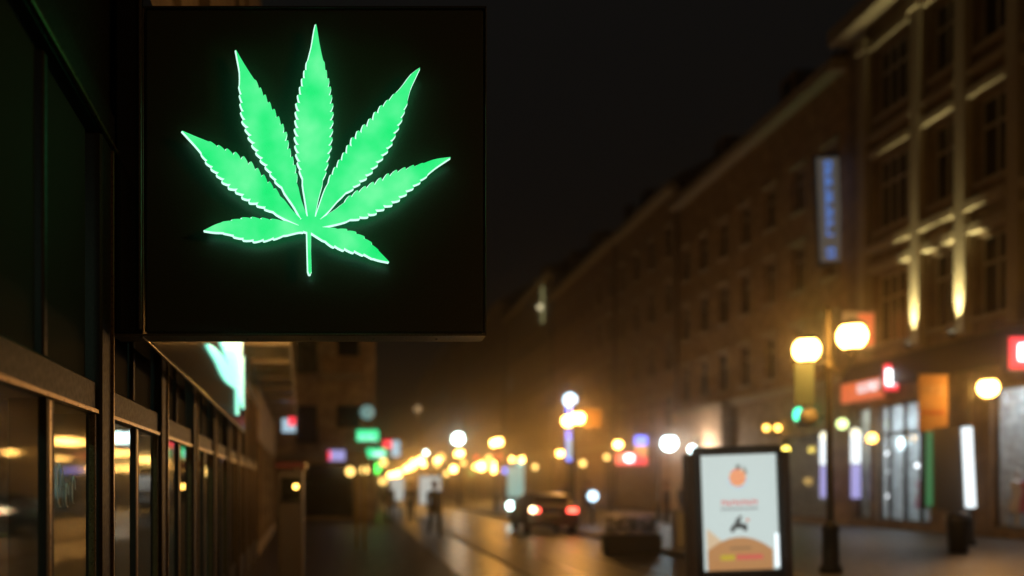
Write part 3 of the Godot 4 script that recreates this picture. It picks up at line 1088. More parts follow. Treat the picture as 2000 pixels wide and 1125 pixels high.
func left_street() -> void:
	# house with a deep canopy beyond the shop
	var o := thing("canopy_house", "plaster house with pale slab canopy beyond the black fascia", "building", Vector3(-0.984, 0, 0), TURN)
	var ops := []
	for k in 6:
		ops.append(Rect2(0.5 + 2.3 * k, 0.3, 1.7, 2.3))
		ops.append(Rect2(0.7 + 2.3 * k, 5.4, 1.2, 2.0))
		ops.append(Rect2(0.7 + 2.3 * k, 8.6, 1.2, 2.0))
	put(o, "wall", wall_mesh(14.4, 13.0, ops, 0.3, 6.0), M["plaster_tan"], Vector3(21.3, 0, 0))
	for r in ops:
		window(o, Rect2(r.position + Vector2(21.3, 0), r.size), 0.2, M["brown_metal"], M["window_dark"])
	var cn := put(o, "canopy", bm(20.0, 0.22, 0.75), M["cabinet_white"], Vector3(25.6, 3.95, 0.42))
	for k in 8:
		put(cn, "canopy_rib", bm(0.06, 0.1, 0.7), M["window_paint"], Vector3(-8.4 + 2.4 * k, -0.16, 0))
	var wl := thing("wall_lantern", "warm wall lantern on a bracket between fascia box and canopy", "lamp", Vector3(-0.984, 0, 0), TURN)
	put(wl, "globe", sphere(0.13), M["lamp_lantern"], Vector3(12.9, 3.68, 0.62))
	put(wl, "bracket", bm(0.05, 0.05, 0.47), M["iron"], Vector3(12.9, 3.86, 0.4))
	put(wl, "light_shield", lathe([[0.15, 0.12], [0.1, 0.17], [0.0, 0.2]], 14), M["iron"], Vector3(12.9, 3.65, 0.62))
	omni(wl, Vector3(12.9, 3.68, 0.62), Color(1.0, 0.68, 0.32), 3.6, 0.1)
	var s := light_sign("shop_sign", "small red and pale blue sign box hung under the canopy", Vector3(-1.85, 3.32, -28.0), Vector3(0.42, 0.42, 0.12), M["led_pale_blue_soft"])
	put(s, "red_panel", bm(0.2, 0.24, 0.03), M["led_red"], Vector3(0.09, 0.12, 0.078))
	# house that closes the bend: its end wall faces the camera
	var e := thing("bend_house", "tan house with balconies standing across the bend of the street", "building", Vector3(-8.0, 0, -46.0))
	var w := 9.05
	var op2 := []
	for v in [3.6, 6.9, 10.2, 13.5]:
		for u in [1.0, 3.2, 5.2, 7.2]:
			op2.append(Rect2(u, v, 1.1, 1.8))
	op2.append(Rect2(4.4, 0.1, 3.6, 2.5))
	put(e, "wall", wall_mesh(w, 17.0, op2, 0.3, 18.0), M["plaster_tan"])
	for r in op2:
		window(e, r, 0.2, M["brown_metal"], M["window_dark"])
	put(e, "string_course", bm(w, 0.3, 0.3), M["stone"], Vector3(w * 0.5, 2.95, 0.12))
	put(e, "corner_pier", bm(1.0, 16.0, 0.35), M["plaster_tan"], Vector3(4.9 - 0.1, 11.1, 0.17))
	for v in [3.4, 6.7, 10.0, 13.3]:
		var bc := put(e, "balcony", bm(2.0, 0.2, 1.1), M["stone"], Vector3(7.5, v, 0.55))
		put(bc, "railing", bm(2.0, 0.75, 0.05), M["plaster_ochre"], Vector3(0, 0.5, 0.5))
	# slim cabinet on the pavement
	var c := thing("display_cabinet", "slim pale display cabinet with red top standing by the shop wall", "cabinet", Vector3(-1.02, 0, -16.0))
	put(c, "body", bm(0.4, 1.8, 0.4), M["cabinet_grey"], Vector3(0, 0.95, 0))
	put(c, "top", bm(0.5, 0.12, 0.5), M["red_paint"], Vector3(0, 1.92, 0))
	put(c, "foot", bm(0.34, 0.06, 0.34), M["iron"], Vector3(0, 0.03, 0))
	put(c, "shelf", bm(0.36, 0.05, 0.03), M["iron"], Vector3(0, 1.35, 0.21))
	put(c, "screen", bm(0.3, 0.35, 0.02), M["window_dark"], Vector3(0, 1.55, 0.21))
	put(c, "warm_lamp", sphere(0.04), M["lamp_orange"], Vector3(0.09, 1.58, 0.24))
	var p := thing("sign_post", "yellow painted two-legged sign post on the pavement", "sign post", Vector3(0.18, 0, -24.0))
	for x in [-0.09, 0.09]:
		put(p, "leg", tube([Vector3(x, 0.0, 0), Vector3(x, 2.2, 0)], 0.035, 8), M["yellow_paint"])
	put(p, "plate", bm(0.34, 0.3, 0.03), M["cabinet_white"], Vector3(0, 2.25, 0.05))

func right_street() -> void:
	var dk: Material = M["window_dark"]
	# the house with lit pilasters
	var d0 := 23.5
	var d1 := 38.7
	var w := d1 - d0
	var b := thing("pilaster_house", "brown stone house with pilasters lit from below over shop windows", "building", Vector3(XR, 0, -d1), -PI / 2)
	var u := func(d: float) -> float: return d1 - d
	var pil := [25.2, 28.7, 31.2, 33.7, 37.2]
	var ops := []
	var wins := []
	for f in [[6.9, 2.5], [11.1, 2.6], [15.4, 2.4]]:
		for pr in [[23.8, 24.8], [25.7, 28.2], [29.2, 30.7], [31.75, 33.15], [34.3, 36.6]]:
			var r := Rect2(u.call(pr[1]), f[0], pr[1] - pr[0], f[1])
			ops.append(r)
			wins.append(r)
	var shops := [Rect2(u.call(27.9), 0.3, 3.6, 4.3), Rect2(u.call(30.1), 0.3, 1.9, 4.3), Rect2(u.call(36.7), 0.3, 3.5, 4.3), Rect2(u.call(38.3), 0.3, 1.2, 4.3)]
	ops.append_array(shops)
	put(b, "wall", wall_mesh(w, 19.0, ops, 0.3, 14.0), M["plaster_brown"])
	for r in wins:
		window(b, r, 0.2, M["window_paint"], dk, 0.66, 2 if r.size.x < 2.0 else 4)
		put(b, "sill", bm(r.size.x + 0.2, 0.12, 0.2), M["stone"], Vector3(r.get_center().x, r.position.y - 0.062, 0.08))
		put(b, "pediment", bm(r.size.x + 0.3, 0.28, 0.3), M["stone"], Vector3(r.get_center().x, r.end.y + 0.3, 0.13))
	for d in pil:
		var p := put(b, "pilaster", bm(0.56, 12.2, 0.28), M["stone"], Vector3(u.call(d), 12.5, 0.14))
		put(p, "capital", bm(0.66, 0.5, 0.42), M["stone"], Vector3(0, 5.85, 0.05))
	for seg in 4:
		var a: float = u.call(pil[seg + 1]) + 0.27
		var c: float = u.call(pil[seg]) - 0.27
		put(b, "string_course", bm(c - a, 0.3, 0.34), M["stone"], Vector3((a + c) * 0.5, 10.45, 0.165))
		put(b, "string_course", bm(c - a, 0.22, 0.24), M["stone"], Vector3((a + c) * 0.5, 14.7, 0.115))
	put(b, "fascia", bm(w - 0.1, 1.0, 0.3), M["brown_metal"], Vector3(w * 0.5, 5.75, 0.14))
	put(b, "cornice", bm(w, 0.6, 0.9), M["stone"], Vector3(w * 0.5, 19.3, 0.4))
	var st := begin()
	quad(st, Vector3(0, 19.61, 0.8), Vector3(w, 19.61, 0.8), Vector3(w, 23, -5.0), Vector3(0, 23, -5.0))
	quad(st, Vector3(w, 19.61, -13.9), Vector3(0, 19.61, -13.9), Vector3(0, 23, -5.0), Vector3(w, 23, -5.0))
	quad(st, Vector3(0, 19.61, -13.9), Vector3(0, 19.61, 0.8), Vector3(0, 23, -5.0), Vector3(0, 23, -5.01))
	put(b, "roof", finish(st), M["roof_tile"])
	for d in [31.2, 33.7]:
		var fx := put(b, "uplight", lathe([[0.0, 0.0], [0.09, 0.0], [0.12, 0.16], [0.1, 0.165]], 14), M["iron"], Vector3(u.call(d), 6.36, 0.5))
		put(fx, "lens", lathe([[0.0, 0.0], [0.1, 0.0], [0.0, 0.01]], 14), M["lamp_uplight"], Vector3(0, 0.168, 0))
		var l := SpotLight3D.new()
		l.name = "uplight_beam"
		l.light_color = Color(1.0, 0.93, 0.66)
		l.light_energy = 80.0
		l.light_size = 0.08
		l.spot_angle = 21.0
		l.spot_angle_attenuation = 0.8
		l.spot_range = 20.0
		l.shadow_enabled = true
		b.add_child(l, true)
		l.position = Vector3(u.call(d), 6.56, 0.5)
		l.rotation.x = PI / 2 - 0.05
	# lit shops
	var cool := Color(0.86, 0.95, 1.0)
	shop_room(b, shops[0], M["room"], cool, 8.0)
	shop_room(b, shops[1], M["room"], cool, 7.0)
	shop_room(b, shops[2], M["room"], cool, 24.0)
	shop_room(b, shops[3], M["room"], Color(0.9, 0.95, 0.9), 6.0)
	for k in 3:
		put(b, "shop_mullion", bm(0.1, 4.2, 0.12), M["brown_metal"], Vector3(u.call([33.9, 34.9, 35.9][k]), 2.42, -0.12))
	put(b, "shop_transom", bm(3.4, 0.12, 0.12), M["brown_metal"], Vector3(u.call(34.95), 3.5, -0.1))
	put(b, "shop_mullion", bm(0.1, 4.2, 0.12), M["brown_metal"], Vector3(u.call(27.2), 2.42, -0.12))
	put(b, "shop_transom", bm(3.5, 0.12, 0.12), M["brown_metal"], Vector3(u.call(26.1), 3.5, -0.1))
	# mannequins in the window
	var mk := lathe([[0.0, 0.0], [0.1, 0.0], [0.1, 0.03], [0.07, 0.1], [0.13, 0.8], [0.17, 0.95], [0.11, 1.15], [0.19, 1.38], [0.16, 1.46], [0.05, 1.5], [0.05, 1.58], [0.09, 1.64], [0.095, 1.74], [0.05, 1.83], [0.0, 1.85]], 16)
	var mi := 0
	for d in [33.7, 34.25, 34.8, 35.3]:
		var o := thing("mannequin", ["mannequin in a plum dress in the lit shop window", "mannequin in navy clothes in the lit shop window", "pale bare mannequin in the lit shop window", "mannequin in pink beside the lit window's frame"][mi], "mannequin", Vector3(XR + 0.95, 0.28, -d))
		put(o, "body", mk, M["mannequin"])
		put(o, "garment", lathe([[0.24, 0.5], [0.2, 0.9], [0.135, 1.15], [0.21, 1.38], [0.17, 1.47], [0.1, 1.49]], 16), [M["pink_cloth"], M["navy_cloth"], M["mannequin"], M["pink_cloth"]][mi])
		mi += 1
	mi = 0
	for d in [28.7, 29.3, 29.75]:
		var o := thing("mannequin", ["mannequin in navy clothes in the pale window under the red box sign", "mannequin in a plum dress in the pale window under the red box sign", "pale bare mannequin in the pale window under the red box sign"][mi], "mannequin", Vector3(XR + 0.62, 0.28, -d))
		put(o, "body", mk, M["mannequin"])
		put(o, "garment", lathe([[0.24, 0.5], [0.2, 0.9], [0.135, 1.15], [0.21, 1.38], [0.17, 1.47], [0.1, 1.49]], 16), [M["navy_cloth"], M["pink_cloth"], M["mannequin"]][mi])
		mi += 1
	for q in [[34.4, 1.6], [35.2, 1.5], [29.2, 1.1], [25.4, 1.5]]:
		var rk := put(b, "clothes_rail", bm(q[1] * 0.7, 0.05, 0.05), M["steel"], Vector3(u.call(q[0]), 1.75, -2.2))
		for k in 7:
			put(rk, "garment", bm(0.07, 0.95, 0.4), [M["navy_cloth"], M["mannequin"], M["pink_cloth"], M["red_cloth"], M["mint_cloth"]][(k * 3 + int(q[0])) % 5], Vector3((k - 3) * q[1] * 0.095, -0.52, 0))
	# small display spots
	for k in 5:
		put(b, "display_spot", sphere(0.07), M["led_white_strong"], Vector3(u.call([36.45, 36.4, 36.5, 34.6, 33.9][k]), [1.2, 2.1, 2.8, 2.3, 1.7][k], -0.36))
	# strips of light and signs
	var s1 := thing("light_strip", "green lit tube standing at the edge of the mannequin window", "light", Vector3(XR - 0.1, 2.4, -33.1))
	put(s1, "tube", bm(0.18, 3.0, 0.1), M["tube_green"])
	put(s1, "casing", bm(0.24, 3.1, 0.06), M["iron"], Vector3(0, 0, -0.09))
	put(s1, "cap_light", sphere(0.1), M["led_mint"], Vector3(-0.1, 1.55, 0.1))
	var k2 := 0
	for d in [37.9, 40.4]:
		var s := thing("wall_light", ["narrow white and violet lit panel beside the shop doors", "narrow warm-topped lit panel on the ochre house"][k2], "light", Vector3(XR - 0.12, 0, -d))
		put(s, "upper_panel", bm(0.36, 1.2, 0.12), M["led_white"], Vector3(0, 3.05, 0))
		put(s, "lower_panel", bm(0.34, 1.3, 0.11), M["led_violet"], Vector3(0, 1.75, 0))
		put(s, "lamp_head", sphere(0.17), M["led_cream"], Vector3(-0.06, 3.65, 0.08))
		k2 += 1
	var rs := light_sign("box_sign", "red lit box sign with white centre over the big shop window", Vector3(XR - 0.75, 5.3, -27.3), Vector3(1.35, 0.95, 0.25), M["led_red"])
	put(rs, "white_panel", bm(1.0, 0.45, 0.03), M["led_white_strong"], Vector3(0.12, 0.02, 0.15))
	var r2 := light_sign("box_sign", "small pink-red lit box sign with white spot beside fascia lettering", Vector3(XR - 0.3, 5.5, -35.2), Vector3(0.55, 1.0, 0.2), M["led_red"])
	put(r2, "white_panel", bm(0.34, 0.55, 0.03), M["led_white_strong"], Vector3(-0.02, 0, 0.125))
	var fs := thing("fascia_lettering", "orange-red lit fascia sign with white letters over shop doors", "sign", Vector3(XR - 0.36, 5.2, -37.0), -PI / 2)
	put(fs, "panel", bm(3.0, 0.75, 0.1), M["led_orange_red"])
	strokes(fs, "letter", 7, Vector2(1.6, 0.42), M["led_white"], Vector3(0.6, 0.1, 0.052), false, 5)
	var bs := light_sign("blade_sign", "orange and red lit blade sign high on the pilaster house", Vector3(XR - 0.75, 7.4, -36.6), Vector3(1.3, 1.5, 0.18), M["led_warm_soft"])
	put(bs, "red_panel", bm(0.6, 1.2, 0.03), M["led_orange_red"], Vector3(0.28, 0.05, 0.115))
	put(bs, "arm", bm(0.3, 0.06, 0.06), M["iron"], Vector3(0.78, 0.5, 0))
	# tall vertical sign
	var ts := light_sign("vertical_sign", "tall narrow grey sign with blue lit letters high on ochre house", Vector3(XR - 0.45, 12.75, -39.5), Vector3(0.95, 4.5, 0.3), M["sign_grey"])
	ts.rotation.z = 0.035
	strokes(ts, "letter", 9, Vector2(0.4, 3.1), M["led_blue_sign"], Vector3(0, 0.45, 0.175), true, 3)
	strokes(ts, "letter", 1, Vector2(0.42, 0.5), M["led_blue_sign"], Vector3(0, -1.75, 0.175), true, 8)
	put(ts, "arm", bm(0.3, 0.08, 0.08), M["iron"], Vector3(0.6, 1.5, 0))
	# houses further on
	var h2 := right_building("ochre_house", "ochre plaster house behind the tall vertical sign", 38.72, 59.0, XR, 18.2, M["plaster_ochre"], [[6.6, 2.0], [10.2, 2.0], [13.7, 1.9]], 2.8, 1.15, {"band": 5.9, "extra": [Rect2(9.5, 0.2, 3.0, 3.0), Rect2(14.2, 0.2, 4.6, 3.6)]})
	shop_room(h2, Rect2(14.2, 0.2, 4.6, 3.6), M["room"], Color(1, 0.85, 0.65), 1.8)
	shop_room(h2, Rect2(9.5, 0.2, 3.0, 3.0), M["room"], Color(0.8, 0.95, 1.0), 1.0)
	var pp := put(h2, "shop_portal", wall_mesh(8.0, 5.7, [Rect2(3.6, 0.3, 1.3, 4.0)], 0.2, 0.5), M["peach_render"], Vector3(0.3, 0, 0.52))
	put(pp, "door", bm(1.3, 4.0, 0.06), M["brown_metal"], Vector3(4.25, 2.3, -0.17))
	put(pp, "portal_cornice", bm(8.2, 0.25, 0.3), M["stone"], Vector3(4.0, 5.83, -0.1))
	right_building("brown_house", "brown plaster house with drainpipe at its corner next to ochre house", 59.02, 73.0, XR, 19.6, M["plaster_umber"], [[5.2, 2.0], [8.8, 2.0], [12.3, 2.0], [15.8, 1.9]], 2.8, 1.15, {"band": 4.4})
	right_building("rose_house", "rose-brown house with high dark roof further down the street", 73.02, 96.0, XR, 19.8, M["plaster_rose"], [[5.4, 2.1], [9.0, 2.0], [12.6, 2.0], [16.1, 1.9]], 3.0, 1.2, {"band": 4.6, "roof": 4.5})
	var far := right_building("balcony_house", "tall grey house with one lit stair window far down the street", 96.02, 126.0, XR, 22.5, M["plaster_grey"], [[5.4, 2.1], [9.0, 2.0], [12.6, 2.0], [16.2, 2.0]], 3.4, 1.6, {"band": 4.6})
	put(far, "stair_window", bm(1.4, 3.8, 0.1), M["window_lit"], Vector3(25.0, 20.3, 0.06))
	put(far, "stair_lamp", sphere(0.3), M["window_lamp"], Vector3(25.0, 20.1, 0.3))
	put(far, "stair_window", bm(1.6, 1.8, 0.1), M["window_lit_dim"], Vector3(4.3, 14.3, 0.06))
	right_building("end_house", "dim tall house near the far end of the street", 126.05, 170.0, XR - 0.5, 25.0, M["plaster_grey"], [[6, 2.2], [10, 2.2], [14, 2.2], [18, 2.2]], 4.0, 1.8, {})
	right_building("end_house", "last dim house closing the view of the street", 170.05, 250.0, XR - 3.0, 26.0, M["plaster_brown"], [[6, 2.2], [10, 2.2], [14, 2.2]], 5.0, 1.8, {})

func lamps() -> void:
	var first := double_lamp("amber double-globe street lamp beside the lit poster stand")
	first.position = Vector3(8.74, 0, -17.8)
	var ds := [38.4, 59.0, 79.6, 100.2, 120.8, 141.4, 165.0]
	var nth := ["second", "third", "fourth", "fifth", "sixth", "seventh", "eighth"]
	for k in ds.size():
		copy(first, Vector3(8.68, 0, -ds[k]), 0.0, "%s amber double-globe lamp along the kerb from the poster stand" % nth[k])
	copy(first, Vector3(8.68, 0, 2.8), 0.0, "amber double-globe kerb lamp standing before the leaf sign's face")
	first.rotation.z = 0.012
	var s := single_lamp("amber single-globe lamp on a curved arm before the big shop window", "single lamps along the shops", M["lamp_amber"], Color(1.0, 0.67, 0.27), 4.2)
	s.position = Vector3(16.4, 0, -25.9)
	for d in [61.7, 79.0, 97.0, 116.0, 134.0]:
		copy(s, Vector3(16.3, 0, -d), 0.0, "%s amber single-globe lamp along the shops from the orange banner" % nth[[61.7, 79.0, 97.0, 116.0, 134.0].find(d)])
	var wl := single_lamp("white globe lamp before the peach shop portal", "", M["lamp_white"], Color(0.8, 0.95, 1.0), 1.2, 0.35, 3.55)
	wl.position = Vector3(14.12, 0, -45.0)
	wl.remove_meta("group")
	# banners on the two near lamps
	var bn := thing("banner", "pale mint banner hanging from the double street lamp", "banner", Vector3(8.25, 3.45, -17.8))
	put(bn, "cloth", bm(0.36, 0.78, 0.02), M["mint_cloth"])
	put(bn, "rod", bm(0.5, 0.03, 0.03), M["iron"], Vector3(0.07, 0.41, 0))
	var b2 := thing("banner", "orange banner hanging from the curved-arm lamp pole", "banner", Vector3(15.85, 3.85, -26.6))
	put(b2, "cloth", bm(0.8, 1.55, 0.02), M["orange_cloth"])
	strokes(b2, "letter", 3, Vector2(0.6, 0.3), M["peach_render"], Vector3(0, 0.35, 0.011), false, 6)
	strokes(b2, "letter", 5, Vector2(0.62, 0.16), M["red_cloth"], Vector3(0, -0.25, 0.011), false, 9)
	put(b2, "rod", bm(1.0, 0.04, 0.04), M["iron"], Vector3(0.06, 0.8, 0))
	var rd := thing("round_sign", "small round pale sign on the double street lamp", "sign", Vector3(8.35, 2.85, -17.85))
	put(rd, "disc", lathe([[0.0, -0.01], [0.18, -0.01], [0.18, 0.01], [0.0, 0.01]], 20), M["cabinet_white"], Vector3.ZERO, Vector3(PI / 2, 0, 0))
	put(rd, "bracket", bm(0.34, 0.03, 0.03), M["iron"], Vector3(0.16, 0, -0.04))
	# tall strip light on the lamp pole: the lit edge of an advert case
	var ad := thing("advert_case", "slim advert case with bright white lit edge before the big window", "advert", Vector3(15.35, 0, -24.2))
	put(ad, "lit_edge", bm(0.2, 2.0, 0.14), M["led_white"], Vector3(0, 2.05, 0.1))
	put(ad, "case", bm(0.26, 2.1, 1.1), M["iron"], Vector3(0, 2.05, -0.55))
	put(ad, "foot", bm(0.2, 1.0, 0.5), M["iron"], Vector3(0, 0.5, -0.5))
	ad.rotation.z = 0.05
	var bin := thing("litter_bin", "dark litter bin at the foot of the advert case", "bin", Vector3(14.3, 0, -23.0))
	put(bin, "body", lathe([[0.0, 0.0], [0.2, 0.0], [0.27, 0.75], [0.28, 0.8], [0.25, 0.82], [0.0, 0.78]], 20), M["iron"])
	put(bin, "lid", lathe([[0.29, 0.83], [0.29, 0.87], [0.18, 0.95], [0.0, 0.97]], 20), M["iron"])

func poster_stand() -> void:
	var o := thing("poster_stand", "lit advertising poster stand with black frame on the pavement", "poster stand", Vector3(5.8, 0, -14.5))
	o.rotation.z = 0.035
	var w := 1.26
	put(o, "case", bm(w, 1.98, 0.16), M["iron"], Vector3(0, 1.2, -0.09))
	for s in [-1.0, 1.0]:
		put(o, "post", bm(0.13, 2.1, 0.2), M["wood"], Vector3(s * (w * 0.5 + 0.075), 1.05, -0.09))
	put(o, "foot", bm(1.1, 0.2, 0.4), M["iron"], Vector3(0, 0.1, -0.09))
	var pw := 1.13
	var ph := 1.72
	# the print is one flat sheet; its picture is computed
	var im := Image.create(226, 344, false, Image.FORMAT_RGB8)
	im.fill(Color(0.80, 0.86, 0.85))
	var r := RandomNumberGenerator.new()
	r.seed = 4
	for y in 344:
		for x in 226:
			var p := Vector2(x, y)
			var hill := 245.0 + 0.0042 * pow(x - 110.0, 2)
			if y > hill and x > 12 and x < 208:
				im.set_pixel(x, y, Color(0.72, 0.52, 0.33))
			elif y > 205.0 + 0.9 * x and x > 12:
				im.set_pixel(x, y, Color(0.84, 0.74, 0.6))
			var e := (p - Vector2(110, 68)) / Vector2(25, 27)
			if e.length() < 1.0:
				im.set_pixel(x, y, Color(0.95, 0.5, 0.42) if absf(fmod(p.y + p.x * 0.3, 16.0) - 8.0) > 3.0 else Color(0.96, 0.8, 0.5))
			elif e.length() < 1.25 and p.y > 70:
				im.set_pixel(x, y, Color(0.74, 0.84, 0.9))
			if (p - Vector2(112, 36)).length() < 8.0 or (absf(p.x - 130.0 - (p.y - 40.0) * 0.4) < 4.0 and p.y > 36 and p.y < 58):
				im.set_pixel(x, y, Color(0.5, 0.55, 0.52))
	for k in 11:
		im.fill_rect(Rect2i(60 + k * 10, 136, 3, 14), Color(0.86, 0.25, 0.22))
		im.fill_rect(Rect2i(60 + k * 10, 136 + 5 * (k % 3), 8, 4), Color(0.86, 0.25, 0.22))
	for k in 14:
		im.fill_rect(Rect2i(58 + k * 8, 158, 5, 7), Color(0.45, 0.46, 0.46))
	for q in [[100, 190, 14, 26], [90, 206, 40, 14], [84, 216, 12, 14], [122, 210, 12, 18], [110, 182, 8, 10]]:
		im.fill_rect(Rect2i(q[0], q[1], q[2], q[3]), Color(0.18, 0.18, 0.18))
	im.fill_rect(Rect2i(132, 192, 8, 8), Color(0.85, 0.4, 0.2))
	for k in 9:
		im.fill_rect(Rect2i(82 + k * 7, 276, 5, 6), Color(0.4, 0.33, 0.25))
	im.fill_rect(Rect2i(52, 298, 42, 16), Color(0.75, 0.66, 0.2))
	for k in 8:
		im.fill_rect(Rect2i(100 + k * 10, 299, 7, 14), Color(0.85, 0.3, 0.33))
	var tx := ImageTexture.create_from_image(im)
	var pm := StandardMaterial3D.new()
	pm.resource_name = "poster_print"
	pm.albedo_color = Color(0.2, 0.2, 0.2)
	pm.roughness = 0.3
	pm.emission_enabled = true
	pm.emission = Color.WHITE
	pm.emission_texture = tx
	pm.emission_operator = BaseMaterial3D.EMISSION_OP_MULTIPLY
	pm.emission_energy_multiplier = 0.95
	var q := QuadMesh.new()
	q.size = Vector2(pw, ph)
	put(o, "backlit_poster", q, pm, Vector3(0, 1.2, 0.004))
	put(o, "frame", frame_mesh(w, 1.94, 0.065), M["iron"], Vector3(0, 1.2, 0.0))
	put(o, "lamp_edge", bm(0.05, 0.5, 0.02), M["led_white"], Vector3(pw * 0.5 - 0.03, 0.62, 0.016))
	var l := AreaLight3D.new()
	l.name = "poster_glow"
	l.area_size = Vector2(pw * 0.9, ph * 0.9)
	l.light_color = Color(0.92, 1.0, 0.97)
	l.light_energy = 0.25
	l.shadow_enabled = true
	o.add_child(l)
	l.position = Vector3(0, 1.2, 0.03)
	l.rotation.y = PI

func bowed_pane(w: float, h: float, s: float) -> Mesh:
	# a large pane, hollow by a millimetre as tempered glass is
	var st := begin()
	var n := 12
	for i in n:
		for tri in [[0, 0], [1, 1], [1, 0], [0, 0], [0, 1], [1, 1]]:
			var q: float = 2.0 * (i + tri[0]) / n - 1.0
			st.set_normal(Vector3(-4.0 * s * q / w, 0, 1).normalized())
			st.add_vertex(Vector3(q * w * 0.5, (tri[1] - 0.5) * h, s * q * q))
	return finish(st)

func frame_mesh(w: float, h: float, t: float) -> Mesh:
	var st := begin()
	pbox(st, Vector3(-w * 0.5, -h * 0.5, 0), Vector3(w * 0.5, -h * 0.5 + t * 1.5, 0.05))
	pbox(st, Vector3(-w * 0.5, h * 0.5 - t, 0), Vector3(w * 0.5, h * 0.5, 0.05))
	pbox(st, Vector3(-w * 0.5, -h * 0.5 + t * 1.5, 0), Vector3(-w * 0.5 + t, h * 0.5 - t, 0.05))
	pbox(st, Vector3(w * 0.5 - t, -h * 0.5 + t * 1.5, 0), Vector3(w * 0.5, h * 0.5 - t, 0.05))
	return finish(st)

func street_things() -> void:
	var c := car("dark hatchback with red tail lights glowing at the kerb", Vector3(7.0, -0.12, -36.0))
	put(c, "indicator", sphere(0.1), M["head_warm"], Vector3(-0.74, 0.87, 2.06))
	# planter boxes
	var gi := 0
	for p in [[7.0, 24.5]]:
		var o := thing("planter", "dark planter with low hedge between the hatchback and poster stand", "planter", Vector3(p[0], -0.12, -p[1]))
		put(o, "trough", bm(1.35, 0.5, 0.6), M["iron"], Vector3(0, 0.25, 0))
		var st := begin()
		for k in 900:
			var q := Vector3(rng.randf_range(-0.62, 0.62), 0.5 + 0.5 * rng.randf() * rng.randf_range(0.6, 1.0), rng.randf_range(-0.27, 0.27))
			var a := Vector3(rng.randfn(), rng.randfn(), rng.randfn()).normalized() * 0.045
			var bb := a.cross(Vector3(rng.randfn(), rng.randfn(), rng.randfn())).normalized() * 0.022
			for v in [q - a, q + bb, q + a, q - a, q + a, q - bb]:
				st.add_vertex(v)
		st.generate_normals()
		put(o, "hedge", st.commit(), M["hedge"])
		gi += 1
	# pale boxes by the poster
	var u := thing("utility_box", "pale grey utility box on the pavement behind the poster stand", "utility box", Vector3(8.7, 0, -25.5))
	put(u, "body", bm(0.6, 0.9, 0.4), M["cabinet_white"], Vector3(0, 0.45, 0))
	put(u, "lid", bm(0.66, 0.06, 0.46), M["kerbstone"], Vector3(0, 0.93, 0))
	# small twin-lamp box and others
	var t := thing("signal_lamp", "twin amber signal lamp in a dark box by the ochre house", "lamp", Vector3(19.3, 4.25, -45.0))
	put(t, "box", bm(1.0, 0.6, 0.3), M["wood"])
	for x in [-0.26, 0.26]:
		put(t, "lens", sphere(0.13), M["lamp_orange"], Vector3(x, 0, 0.16))
	put(t, "bracket", bm(0.2, 0.06, 0.06), M["iron"], Vector3(0.56, 0, 0))
	var y := thing("wall_lamp", "small yellow lamp on the ochre house beneath the twin lamp", "lamp", Vector3(19.35, 3.2, -43.5))
	put(y, "globe", sphere(0.14), M["lamp_yellow"])
	put(y, "bracket", bm(0.35, 0.05, 0.05), M["iron"], Vector3(0.2, 0.1, 0))
	var g := thing("spot_lamp", "green spot lamp shining up the ochre house wall", "lamp", Vector3(19.0, 4.15, -41.5))
	put(g, "head", lathe([[0.0, 0.0], [0.1, 0.0], [0.14, 0.24], [0.0, 0.24]], 14), M["iron"])
	put(g, "lens", sphere(0.2, 1.5), M["green_beam_glow"], Vector3(0, 0.45, 0))  # glowing capsule stands in for the green beam on the wall
	put(g, "bracket", bm(0.7, 0.05, 0.05), M["iron"], Vector3(0.36, 0.05, 0))
	var sl := SpotLight3D.new()
	sl.name = "green_beam"
	sl.light_color = Color(0.05, 1.0, 0.6)
	sl.light_energy = 5.0
	sl.light_size = 0.1
	sl.spot_angle = 32.0
	sl.shadow_enabled = true
	g.add_child(sl)
	sl.position = Vector3(0, 0.8, 0)
	sl.rotation = Vector3(PI / 2, 0, -0.5)
	var yl := thing("wall_lamp", "pale green-yellow globe lamp at corner of the pilaster house", "lamp", Vector3(19.1, 4.0, -38.0))
	put(yl, "globe", sphere(0.2), M["lamp_lime"])
	put(yl, "bracket", bm(0.5, 0.05, 0.05), M["iron"], Vector3(0.3, 0.1, 0))
	var wo := thing("wall_lamp", "warm orange globe lamp over the mannequin window", "lamp", Vector3(19.2, 3.35, -36.0))
	put(wo, "globe", sphere(0.17), M["lamp_orange"])
	put(wo, "bracket", bm(0.4, 0.05, 0.05), M["iron"], Vector3(0.25, 0.1, 0))

